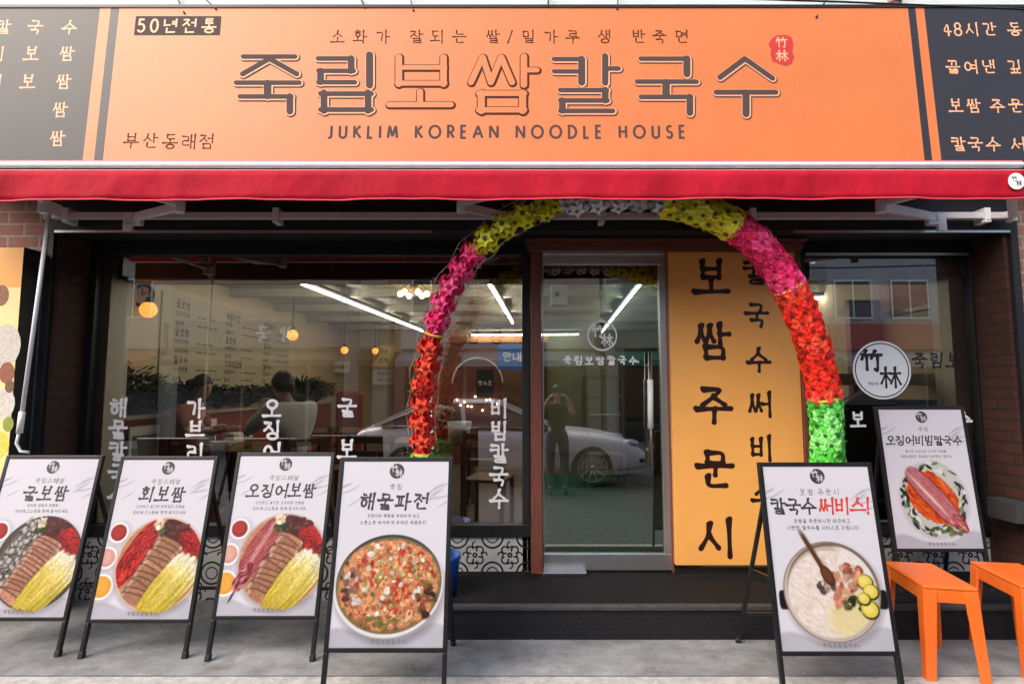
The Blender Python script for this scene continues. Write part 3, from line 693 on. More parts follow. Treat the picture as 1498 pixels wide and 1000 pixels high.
mb.poly([FS.p(*bez(x, y), .0008) for x, y in sp][::-1]); mb.use(M['sign_peach'])
x, z = bez(1143, 63); text(mb, FS, "竹", x, z, .075, .12, 'brush', z=.0014); x, z = bez(1144, 82); text(mb, FS, "林", x, z, .075, .12, 'brush', z=.0014); mb.build("seal", sg)
mb = MB(M['sign_peach'])
for s, pxs, py in (("칼국수", (5, 52, 102), 40), ("리보쌈", (-4, 46, 98), 79), ("어보쌈", (-9, 41, 93), 120), ("쌈", (88,), 161), ("쌈", (84,), 203)): spread(mb, s, pxs, py, .098, .115, 'brush')
mb.build("dish_lettering", sg)
mb = MB(M['sign_peach'])
for s, pxs, py in (("48시간동안", (1385, 1401, 1422, 1447, 1484, 1509), 43), ("끓여낸깊은", (1394, 1420, 1446, 1484, 1510), 98), ("보쌈주문시", (1398, 1424, 1459, 1486, 1512), 155), ("칼국수서비스", (1402, 1427, 1453, 1489, 1516, 1542), 211)): spread(mb, s, pxs, py, .092, .115, 'brush')
mb.build("slogan_lettering", sg)
# guy wires from the top edge of the sign up to the wall
wires = [((270, 20), (255, -12)), ((316, 14), (292, -10)), ((534, 12), (524, -10)), ((605, 16), (597, -14)), ((802, 10), (802, -10)), ((903, 14), (905, -14)), ((1194, 26), (1216, -14)), ((1498, 16), (1540, -12))]
for i, (a, b) in enumerate(wires):
    mb = MB(M['black']); p = FS.p(*bez(*a), .004); q = at(b[0], b[1], YF-.04); mb.tube([p, q], .0045 if i % 2 else .006, 6); mb.ball(p, .007, 8, 6)
    nm = ("leftmost", "second from the left", "third from the left", "fourth from the left", "fifth from the left", "sixth from the left", "second from the right", "rightmost")[i]
    tag(mb.build("guy_wire"), "%s of the thin wires holding the top of the orange sign" % nm, "wire", "guy wires above the sign")
mb = MB(M['black']); mb.tube([at(950, -6, 3.2), at(1230, 3, 3.2), at(1500, 14, 3.2), at(1800, 22, 3.2)], .006, 6)
tag(mb.build("overhead_cable"), "thin black cable sagging in front of the pale siding at upper right", "cable")

# ------------------------------------------------------------------ retracted awning
YA = 2.95
za0, za1 = at(749, 292, YA).z, at(749, 250, YA).z; zbar = at(749, 238, YA).z
xa0, xa1 = -3.6, at(1499, 265, YA).x
YB, ZB = 3.64, at(749, 316, 3.64).z
aw = thing("awning", "red retracted folding arm awning across the whole shop front", "awning", (0, YF, ZB))
mb = MB(M['awning']); n = 130
rr = random.Random(11); ph = [rr.uniform(0, 6) for _ in range(6)]
def wav(x, k): return .012*math.sin(x*7+ph[0])*k+.004*math.sin(x*17+ph[1]+k*2)*k+.0025*math.sin(x*31+ph[2])*k
vs = []
for i in range(n+1):
    x = xa0+(xa1-xa0)*i/n; sag = .012*(xa1-x)/(xa1-xa0)
    for j in range(6):
        k = j/5; vs.append((x, YA-.012+wav(x, k)-.012*k, za1-(za1-za0+sag)*k))
mb.smooth = True; mb.add(vs, [(i*6+j, i*6+j+1, (i+1)*6+j+1, (i+1)*6+j) for i in range(n) for j in range(5)]); mb.smooth = False
val = mb.build("valance", aw); sm = val.modifiers.new("solid", 'SOLIDIFY'); sm.thickness = .003
lin = MB(mat("awning_shaded_back", (.07,.022,.018), .85, var=.3, vscale=8)); lin.add([(v[0], v[1]+.006, v[2]) for v in vs], [(i*6+j, i*6+j+1, (i+1)*6+j+1, (i+1)*6+j) for i in range(n) for j in range(5)]); lin.build('shaded_back', aw)  # added sheet behind the valance; the shade there is put into its darker colour
mb = MB(mat("awning_hem", srgb(225,70,85), .7)); 
mb.tube([Vector(vs[i*6+5]) for i in range(n+1)], .0045, 6); mb.build("hem", aw)
mb = MB(M['alu_white']); mb.tube([(xa0, YA+.006, (za1+zbar)/2+.012), (xa1, YA+.006, (za1+zbar)/2+.012)], .017, 10); mb.box(xa0, YA-.004, za1-.012, xa1, YA+.05, za1+.006)
mb.use(mat("pink_bar", srgb(196,120,130), .4)); mb.box(xa0, YA+.0, zbar-.006, xa1, YA+.05, zbar+.014); mb.build("front_bar", aw, bevel=.003)
mb = MB(M['awning']); mb.add([(xa0, YA+.05, za1-.01), (xa1, YA+.05, za1-.01), (xa1, YB-.02, ZB+.20), (xa0, YB-.02, ZB+.20)], [(0,1,2,3)])
mb.tube([(xa0+.03, YB-.01, ZB+.20), (xa1-.03, YB-.01, ZB+.20)], .045, 14); c_ = mb.build("canopy", aw); sm = c_.modifiers.new("solid", 'SOLIDIFY'); sm.thickness = .003
mb = MB(mat("mount_bar_paint", (.62,.57,.58), .4, var=.12, vscale=9)); xm0, xm1 = at(78, 312, YB).x, at(1482, 316, YB).x
mb.box(xm0, YB-.02, ZB-.022, xm1, YB+.02, ZB+.022)
mb.build("mount_bar", aw, bevel=.003)
mb = MB(M['alu_white'])
for px in (100, 405, 880, 1100, 1440):
    mb = MB(M['alu_white']); x = at(px, 316, YB).x; mb.box(x-.02, YB-.03, ZB-.05, x+.02, YF-.015, ZB+.05); mb.box(x-.012, YB-.034, ZB-.035, x+.012, YB-.03, ZB-.02); mb.build("bracket", aw, bevel=.003)
def arm(pxs, pxe, pxf):
    s = at(pxs, 318, YB-.04); e = at(pxe, 302, 3.28); f = Vector((at(pxf, 290, YA+.06).x, YA+.06, za1-.02))
    mb = MB(M['alu_white']); mb.beam(s, e, .028, .055); mb.beam(e+Vector((0, -.03, .012)), f, .024, .04)
    mb.lathe([(0, -.04), (.034, -.04), (.034, .045), (0, .045)], e, 12); mb.lathe([(0, -.03), (.03, -.03), (.03, .03), (0, .03)], s, 12)
    d = 1 if pxe < pxs else -1
    mb.box(s.x-.06, YB-.06, s.z-.055, s.x+.06, YB-.021, s.z+.03); mb.box(s.x+d*.02-.03, YB-.075, s.z-.10, s.x+d*.02+.03, YB-.05, s.z-.05)
    mb.build("folding_arm", aw, bevel=.004)
arm(196, 262, 120); arm(745, 676, 830); arm(1368, 1290, 1440)
p = at(1482, 318, YB); mb = MB(M['alu_white']); mb.beam((xm1-.01, YB-.01, ZB), (xa1-.035, YA+.05, za1), .05, .03); mb.box(xm1-.03, YB-.03, ZB-.04, xm1+.005, YB+.03, ZB+.04); mb.build("end_cap", aw, bevel=.004)
mb = MB(M['alu_white']); p = at(72, 303, 3.18); mb.box(p.x-.03, p.y-.05, p.z-.05, p.x+.03, p.y+.06, p.z+.03); mb.beam((p.x, p.y-.04, p.z+.02), (p.x-.05, YA+.04, za1), .03, .03); mb.beam((p.x, p.y+.05, p.z), (xm0+.01, YB, ZB+.02), .025, .025); mb.tube([p+Vector((0, -.02, -.04)), p+Vector((0, -.02, -.08))], .013, 8); mb.build("gearbox", aw, bevel=.005)
FA = Fr((0, YA-.032, 0), (1, 0, 0), (0, 0, 1)); mb = MB(M['white_vinyl']); cx, cz = FA.px(1487, 265); disc(mb, FA, cx, cz, .046, 0)
mb.use(M['sign_text']); text(mb, FA, "竹", cx-.011, cz+.012, .03, .14, 'brush'); text(mb, FA, "林", cx+.013, cz-.012, .03, .14, 'brush'); mb.build("logo_disc", aw, label="small white round logo at the right end of the valance")
# crank pole hanging from the gearbox
a = at(72, 312, 3.16); b = at(29, 628, 3.12)
mb = MB(M['alu_white']); mb.tube([a, b], .011, 10); mb.tube([b-(b-a).normalized()*.10, b+(b-a).normalized()*.02], .016, 10)
mb.tube([b, at(24, 648, 3.12), at(30, 660, 3.12), at(42, 661, 3.12)], .008, 8)
tag(mb.build("awning_crank"), "white crank pole hanging from the left end of the awning", "crank")

# ------------------------------------------------------------------ light box on the wall at the far left
yb0 = 3.55; x1 = at(25, 500, yb0).x; zt = at(25, 361, yb0).z
lb = thing("wall_banner", "orange and cream banner box with food photo fixed to the brick wall at left edge", "sign", (x1-.4, YF, .35))
mb = MB(M['matt_black']); mb.box(x1-1.0, yb0+.004, .35, x1, YF, zt); mb.build("case", lb, bevel=.003)
f = Fr((x1, yb0, 0), (1, 0, 0), (0, 0, 1)); z2 = at(10, 420, yb0).z
mb = MB(M['panel_orange']); rect(mb, f, -1.0, z2, -.002, zt-.004, 0); mb.use(mat("cream_print", srgb(244,226,160), .5)); rect(mb, f, -1.0, .36, -.002, z2, 0)
rr = random.Random(5)
for (px, py, r, c) in ((2, 432, .05, (140,96,70)), (8, 505, .10, (206,200,190)), (10, 545, .05, (150,90,70)), (14, 565, .03, (120,90,60)), (6, 590, .07, (214,206,196)), (12, 620, .035, (150,160,70)), (0, 650, .06, (236,214,90))):
    x, z = f.px(px, py); mb.use(mat("print_patch", srgb(*c), .5, var=.2, vscale=40)); disc(mb, f, x, z, r, .0004+rr.random()*.0004, 18, r*1.4)
mb.use(M['sign_brown']); 
for k, c in enumerate("보쌈"): text(mb, f, c, -.55+.25*k, z2+.16, .18, .14, 'brush')
mb.build("print", lb)
# grey metal box low on the right pier
mb = MB(mat("grey_box_paint", (.07,.07,.075), .4, metal=.4)); p = at(1462, 735, YF+.02); q = at(1496, 762, YF-.03)
mb.box(p.x, YF-.10, q.z, q.x+.01, YF+.12, p.z+.02); mb.use(M['alu']); mb.box(q.x-.02, YF-.104, q.z-.004, q.x+.014, YF-.1, p.z+.024)
tag(mb.build("utility_box", bevel=.004), "grey metal utility box low on the right brick pier", "box")

# ------------------------------------------------------------------ printed posters, painted in code
PW, PH = 100., 159.
NX, NY = 170, 270
gx, gy = np.meshgrid(np.linspace(0, PW, NX), np.linspace(0, PH, NY))
def vn(x, y, seed):
    rg = np.random.RandomState(seed).rand(64, 64); xi = np.floor(x).astype(int); yi = np.floor(y).astype(int); fx = x-xi; fy = y-yi
    fx = fx*fx*(3-2*fx); fy = fy*fy*(3-2*fy); a = rg[yi % 64, xi % 64]; b = rg[yi % 64, (xi+1) % 64]; c = rg[(yi+1) % 64, xi % 64]; d = rg[(yi+1) % 64, (xi+1) % 64]
    return (a*(1-fx)+b*fx)*(1-fy)+(c*(1-fx)+d*fx)*fy
def fbm(x, y, seed): return .5*vn(x, y, seed)+.3*vn(x*2.1, y*2.1, seed+1)+.2*vn(x*4.3, y*4.3, seed+2)
def C3(*c): return np.array(c)/255.
class Paint:
    def __init__(s, seed): s.a = np.ones((NY, NX, 3))*C3(228,226,236); s.seed = seed
    def put(s, m, c):
        m = np.clip(m, 0, 1)[..., None]; s.a = s.a*(1-m)+np.asarray(c)*m
    def loc(s, cx, cy, ang):
        c, n = math.cos(R(ang)), math.sin(R(ang)); dx, dy = gx-cx, gy-cy
        return dx*c+dy*n, -dx*n+dy*c
    def ell(s, cx, cy, rx, ry, ang=0, soft=.8, wob=0, p=2.):
        u, v = s.loc(cx, cy, ang); d = ((np.abs(u)/rx)**p+(np.abs(v)/ry)**p)**(1/p)
        if wob: d = d+wob*(fbm(gx*.18, gy*.18, s.seed+9)-.5)
        return np.clip((1-d)*min(rx, ry)/soft+.5, 0, 1)
    def dish(s, cx, cy, rx, ry, rim, inner, w_=2., shade=True):
        s.put(s.ell(cx+1.5, cy+2, rx+2.5, ry+2.5, soft=6)*.35, C3(150,148,160)); s.put(s.ell(cx, cy, rx, ry), rim); s.put(s.ell(cx, cy, rx-w_, ry-w_), inner)
    def strands(s, m, cx, cy, ang, cols, lw, ll, seed):
        u, v = s.loc(cx, cy, ang); v2 = v+2.2*(vn(u*.12, v*.12, seed)-.5)*3
        f = fbm(u/ll, v2/lw, seed+3); f = np.clip((f-.25)/.5, 0, 1)*(len(cols)-1); i = np.clip(f.astype(int), 0, len(cols)-2); t = (f-i)[..., None]
        ca = np.array(cols); s.put(m, ca[i]*(1-t)+ca[i+1]*t)
    def slices(s, m, cx, cy, ang, per, c0, c1, line, seed, slant=.25):
        u, v = s.loc(cx, cy, ang); q = (u+slant*v+1.6*(fbm(u*.1, v*.16, seed)-.5)*2.2)/per; fr = q-np.floor(q)
        t = fbm(u*.22, v*.35, seed+5)[..., None]; base = np.asarray(c0)*(1-t)+np.asarray(c1)*t
        base = base*(.86+.22*fr[..., None]); s.put(m, base); s.put(m*np.clip(1-np.abs(fr-.04)/.11, 0, 1)*np.clip(.35+vn(u*.3, v*.3, seed+8), 0, .9), line)
    def chunks(s, cx, cy, rx, ry, n, cols, r0, r1, seed, wob=.7):
        rg = random.Random(seed)
        for _ in range(n):
            a = rg.uniform(0, 6.283); q = math.sqrt(rg.random()); x, y = cx+rx*q*math.cos(a), cy+ry*q*math.sin(a); r = rg.uniform(r0, r1); c = np.array(rg.choice(cols))*rg.uniform(.85, 1.08)
            an = rg.uniform(0, 180); e = rg.uniform(.5, .9)
            s.put(s.ell(x+.5, y+.7, r+.4, r*e+.4, an, 1.2)*.3, c*.55); s.put(s.ell(x, y, r, r*e, an, .7, wob), c); s.put(s.ell(x-.25*r, y-.3*r, r*.4, r*e*.35, an, 1.0)*.35, np.minimum(1, c*1.3+.08))
    def base(s):
        h = 146-.16*(gx-30)+6*np.sin(gx*.07+1)*.6; h2 = 152+.0*gx-10*np.exp(-((gx-8)/22)**2)-14*np.exp(-((gx-92)/20)**2)
        t = 1+.0*gx; f = fbm(gx*.05, gy*.05, 70)
        s.put(np.clip((gy-h2)/3, 0, 1)*(.28+.3*f), C3(150,150,164)); s.put(np.clip((gy-h2-6)/4, 0, 1)*.2, C3(190,190,200))
        rg = random.Random(4)
        for side, n in ((8, 5), (90, 9)):
            for _ in range(n):
                x, y = side+rg.uniform(-7, 7), rg.uniform(20, 42); s.put(s.ell(x, y, rg.uniform(4, 8), .7, rg.uniform(-38, -12), .6)*.32, C3(120,120,128))
    def lin(s):
        a = np.clip(s.a, 0, 1); return np.where(a <= .04045, a/12.92, ((a+.055)/1.055)**2.4)
def plate(P, kind, seed):
    for (x, y, r, c, c2) in ((11, 76, 10.5, C3(150,34,32), C3(190,60,52)), (3.5, 101, 11, C3(214,150,138), C3(240,190,176)), (4, 129, 12.5, C3(232,160,52), C3(246,184,84))):
        P.dish(x, y, r, r, C3(250,249,252), c, 2.2); P.put(P.ell(x-1, y-1, r-4, r-4, soft=4)*(.3+.7*fbm(gx*.6, gy*.6, seed)), c2)
    P.put(P.ell(61, 110, 47, 47, soft=7)*.5, C3(120,112,118))
    P.put(P.ell(60, 107, 46, 46.5), C3(232,190,160) if kind == 'B' else (C3(206,170,156) if kind == 'C' else C3(60,52,50))); P.put(P.ell(60, 107, 44.2, 44.7), C3(196,140,104) if kind != 'A' else C3(92,74,66))
    clip = P.ell(60, 107, 44.5, 45)
    P.put(P.ell(74, 74, 20, 13.5, 10, wob=.3)*clip, C3(84,34,34)); P.chunks(74, 74, 16, 10, 26, [(.36,.15,.15), (.48,.22,.21), (.24,.10,.10)], 1.6, 4, seed)
    m = P.ell(90, 88, 17, 13, 40, wob=.3)*clip; P.strands(m, 88, 88, 30, [C3(90,10,14), C3(170,24,30), C3(214,54,54)], .9, 4, seed+20)
    m = P.ell(34, 97, 38, 12, 118, wob=.12)*clip
    if kind == 'B': P.strands(m, 34, 97, 118, [C3(70,8,10), C3(150,18,22), C3(196,34,34), C3(226,84,64)], .9, 4.5, seed+30)
    elif kind == 'A':
        P.put(m, C3(112,104,98)); rg = random.Random(seed)
        for k in range(95):
            t = rg.uniform(-36, 36); q = rg.uniform(-10.5, 10.5); x, y = 34+t*math.cos(R(118))-q*math.sin(R(118)), 97+t*math.sin(R(118))+q*math.cos(R(118)); r = rg.uniform(2.0, 3.8); an = rg.uniform(0, 180)
            P.put(P.ell(x+.3, y+.5, r+.8, r*.75+.8, an)*.8*clip, C3(52,48,46)); P.put(P.ell(x, y, r, r*.72, an, .8, .7), C3(172,166,160)); P.put(P.ell(x-.6, y-.6, r*.5, r*.35, an, 1)*.7, C3(222,218,214))
    else:
        P.slices(m, 34, 97, 118, 3.2, C3(150,48,58), C3(206,120,116), C3(104,22,36), seed+33, .1); P.put(P.ell(36, 92, 34, 2.6, 118, 1.5)*.45, C3(240,206,196))
        P.strands(P.ell(21, 124, 16, 6.5, 118, wob=.5), 21, 124, 118, [C3(96,20,34), C3(150,50,62), C3(222,190,184)], 1.5, 7, seed+37); P.put(P.ell(12.5, 142, 6, 1.1, 115), C3(70,56,56))
    ang = 117; u, v = P.loc(53, 115, ang)
    P.put(P.ell(54.5, 116, 40, 16.5, ang, 4, p=3)*.55*clip, C3(60,34,26)); rg = random.Random(seed+40); ca, sa = math.cos(R(ang)), math.sin(R(ang))
    nS = 15 if kind == 'A' else 12
    for i in range(nS):
        uu = -33+66*(i+.5)/nS; jx = rg.uniform(-1.2, 1.2); x, y = 53+uu*ca-jx*sa, 115+uu*sa+jx*ca; an = ang+rg.uniform(-13, 5); ry = rg.uniform(12.6, 15.5); q = 5.6 if kind != 'A' else 4.6
        P.put(P.ell(x-1.5*ca, y-1.5*sa, q, ry+.3, an, 1.6, p=3.4)*.75*clip, C3(84,46,32)); m = P.ell(x, y, q, ry, an, .8, .10, 3.4)*clip
        uq, vq = P.loc(x, y, an); t = np.clip(.25+.9*(fbm(uq*.25+i*7, vq*.35, seed+i)-.2), 0, 1)[..., None]; br = rg.uniform(.86, 1.06); pk = C3(222,164,142) if kind == 'A' else C3(206,152,118)
        P.put(m, np.clip((C3(168,112,86)*(1-t)+pk*t)*br, 0, 1)); P.put(m*np.clip((np.abs(vq)-ry*.70)/2, 0, 1)*.55, C3(244,218,196)); P.put(m*np.clip(1-np.abs(vn(uq*.5, vq*.28, seed+i*3)-.5)*9, 0, 1)*.45, C3(122,72,54)); P.put(m*np.clip((uq-q*.45)/2.4, 0, 1)*.35, C3(250,226,204))
    ang = 128; ca, sa = math.cos(R(ang)), math.sin(R(ang)); lim = P.ell(60, 107, 46, 47.2); P.put(P.ell(74, 128, 37, 17.5, ang, 4)*.45*clip, C3(70,58,20))
    for i, (off, du, ry) in enumerate(((-10.5, 2, 6.5), (10.5, 3, 6.5), (-5.5, 0, 7.5), (6, 1, 7.5), (0, -1, 8))):
        x, y = 75+du*ca-off*sa, 128+du*sa+off*ca; an = ang+off*-.35; m = P.ell(x, y, 34, ry, an, .8, .16, 2.2)*lim; uq, vq = P.loc(x, y, an); P.put(P.ell(x+.6, y+1, 34.5, ry+1, an, 2)*.35*lim, C3(110,96,24))
        t = np.clip((uq+32)/64+.25*(fbm(uq*.1, vq*.3, seed+i)-.5), 0, 1)[..., None]; st = fbm(uq*.07, vq*.75+i*9, seed+50+i)[..., None]
        col = np.where(t < .3, C3(250,246,232)*(1-t/.3)+C3(246,226,142)*(t/.3), C3(244,220,122)*(1-(t-.3)/.7)+C3(206,182,50)*((t-.3)/.7)); P.put(m, np.clip(col*(.78+.40*st), 0, 1))
        P.put(m*np.clip((np.abs(vq)/ry-.62)/.3, 0, 1)*np.clip(t[..., 0]*1.6-.4, 0, 1)*.65, C3(158,152,36)); P.put(m*np.clip(1-np.abs(vq+.6*np.sin(uq*.2))/1.1, 0, 1)*(1-t[..., 0]*.7)*.8, C3(255,250,232))
        P.put(m*np.clip(1-np.abs(vn(uq*.12, vq*.9+i*5, seed+3)-.5)*12, 0, 1)*.4, C3(176,146,44))
    gr = P.ell(60, 107, 44.5, 45)*(vn(gx*1.1, gy*1.1, seed+90)*.6+vn(gx*.5, gy*.5, seed+91)*.4-.5); P.a = np.clip(P.a*(1+.28*gr[..., None]), 0, 1)
    P.chunks(55, 74, 7, 5, 22, [(.22,.30,.13), (.36,.42,.18), (.14,.2,.08)], 1, 2.4, seed+60); P.chunks(53.5, 67, 4.5, 4.5, 9, [(.96,.92,.80), (.9,.84,.7)], 2, 3.2, seed+61)
def paint(kind, seed):
    P = Paint(seed); P.base()
    if kind in 'ABC': plate(P, kind, seed)
    elif kind == 'D':
        P.put(P.ell(51, 114, 50, 44, soft=6)*.5, C3(110,106,112)); P.put(P.ell(49, 109, 49.5, 42.5, -6), C3(236,234,232)); P.put(P.ell(49.5, 106.5, 47.5, 40.5, -6), C3(66,66,62)); P.put(P.ell(49.5, 108.5, 47.5, 40, -6), C3(120,112,84))
        P.put(P.ell(49.5, 108.5, 46.3, 38.8, -6, wob=.1), C3(150,110,66)); t = fbm(gx*.3, gy*.3, seed)[..., None]
        P.put(P.ell(49.5, 108, 45, 37.5, -6, wob=.15), C3(190,120,70)*(1-t)+C3(240,168,122)*t)
        P.chunks(49, 108, 44, 36, 90, [(.34,.40,.2), (.5,.54,.28), (.62,.36,.2)], 1.2, 2.6, seed+1)
        P.chunks(49, 107, 42, 34, 420, [(.93,.62,.42), (.88,.50,.30), (.95,.72,.52), (.78,.24,.16), (.94,.66,.48), (.97,.78,.6)], 1.2, 3.4, seed+2)
        P.chunks(49, 106, 40, 32, 90, [(.72,.22,.16), (.82,.34,.24), (.74,.74,.40), (.62,.66,.34)], .9, 2.2, seed+3)
        P.chunks(47, 104, 40, 31, 30, [(.93,.87,.84), (.88,.80,.76), (.96,.93,.90)], 1.5, 3.3, seed+4, .45)
        gr = P.ell(49.5, 108.5, 46, 38.5, -6)*(vn(gx*.9, gy*.9, seed+90)*.6+vn(gx*.4, gy*.4, seed+91)*.4-.5); P.a = np.clip(P.a*(1+.4*gr[..., None]), 0, 1)
        P.chunks(84, 122, 8, 14, 16, [(.22,.12,.10), (.34,.2,.14), (.5,.3,.2)], 1.5, 3.5, seed+6); P.chunks(14, 104, 8, 18, 18, [(.30,.2,.2), (.8,.76,.74), (.55,.4,.36)], 1.5, 3.5, seed+7); P.chunks(42, 139, 24, 5, 40, [(.52,.52,.24), (.44,.44,.2), (.6,.42,.24)], 1.2, 2.6, seed+8)
    elif kind == 'E':
        P.put(P.ell(53, 114, 45, 44, soft=6)*.45, C3(120,116,122))
        for x, y in ((7, 117), (96, 117)): P.put(P.ell(x, y, 4.5, 8, 0, p=4), C3(24,22,24))
        P.put(P.ell(51, 110, 44, 42.5), C3(150,128,112)); P.put(P.ell(51, 110, 42.8, 41.3), C3(206,196,186)); P.put(P.ell(52.5, 108, 41.5, 39.5, soft=2), C3(120,98,84)); P.put(P.ell(52, 111, 41, 39.5, soft=1.5), C3(198,184,172))
        P.put(P.ell(80, 92, 10, 30, -38, 5)*P.ell(51, 110, 41, 40)*.8, C3(244,242,242))
        m = P.ell(50, 112, 38.5, 36.5, soft=2); t = fbm(gx*.2, gy*.2, seed)[..., None]; P.put(m, C3(226,208,194)*(1-t)+C3(250,240,232)*t)
        P.strands(m*.6, 50, 112, 35, [C3(206,184,170), C3(240,228,220), C3(255,250,246)], .8, 5, seed+2)
        P.put(P.ell(68, 128, 24, 18, -30, 8)*.6*m, C3(232,214,130))
        P.chunks(66, 99, 15, 13, 40, [(.80,.50,.38), (.88,.62,.48), (.62,.34,.24), (.92,.72,.6)], 2, 4.4, seed+3); P.chunks(46, 103, 8, 7, 14, [(.90,.86,.84), (.62,.52,.48), (.4,.32,.3)], 1.8, 3.4, seed+4)
        P.chunks(56, 116, 6, 5, 6, [(.90,.55,.48)], 2.5, 4, seed+7); P.chunks(69, 121, 9, 6, 26, [(.24,.27,.12), (.38,.40,.2), (.16,.18,.08)], 1.2, 2.8, seed+5)
        for x, y, r in ((82, 102, 6.5), (86, 110, 6.5), (83, 125, 7.5), (79, 116, 5)):
            P.put(P.ell(x+.6, y+.8, r+.9, r+.5, 20), C3(60,74,26)); P.put(P.ell(x, y, r, r*.9, 20), C3(236,212,84)); P.put(P.ell(x-.8, y-.6, r*.6, r*.55, 20, 2)*.7, C3(248,236,150))
        # wooden spoon
        u, v = P.loc(39, 79, 62); P.put(P.ell(39.6, 79.6, 22, 2.8, 62, 1.5, p=6)*.3, C3(60,40,30)); P.put(P.ell(39, 79, 22, 1.9+0, 62, p=6), C3(96,56,38)); P.put(P.ell(49, 97, 10, 5, 62), C3(88,50,34)); P.put(P.ell(48.4, 96, 7, 3, 62, 1.5)*.6, C3(128,78,54))
    else:
        rg = random.Random(9)
        P.put(P.ell(52, 106, 40, 43, soft=7)*.35, C3(140,140,144)); P.put(P.ell(51, 103, 38.5, 42, wob=.2), C3(206,208,202))
        for k in range(120):
            a = rg.uniform(0, 6.283); q = rg.uniform(.78, 1.02); x, y = 51+37*q*math.cos(a), 103+41*q*math.sin(a)
            P.put(P.ell(x, y, rg.uniform(2, 6), rg.uniform(1, 2.2), math.degrees(a)+rg.uniform(50, 130), .6, .5), [C3(44,60,44), C3(70,92,60), C3(196,204,190), C3(228,232,224), C3(30,42,34), C3(120,136,108)][rg.randrange(6)])
        m = P.ell(50, 102, 34, 25, 48, wob=.2); P.strands(m, 50, 102, 48, [C3(170,50,20), C3(226,88,30), C3(244,130,60)], 1.6, 6, seed+2)
        m = P.ell(51, 101, 41, 11, 50, wob=.12, p=2.6); P.put(P.ell(52, 102.5, 42, 13, 50, 2, p=2.6)*.5, C3(96,20,26)); P.slices(m, 51, 101, 50, 2.7, C3(176,88,98), C3(222,150,152), C3(134,44,60), seed+4, .1); P.put(P.ell(46, 100, 30, 1.8, 50, 1.5)*.8, C3(250,220,206))
        P.strands(P.ell(77, 132, 13, 8, 50, wob=.6), 77, 132, 50, [C3(110,30,40), C3(190,90,96), C3(228,170,164)], 1.5, 6, seed+6); P.chunks(66, 140, 14, 4, 12, [(.5,.56,.3), (.34,.4,.2)], 1.5, 3, seed+7)
    return P.lin()*.70

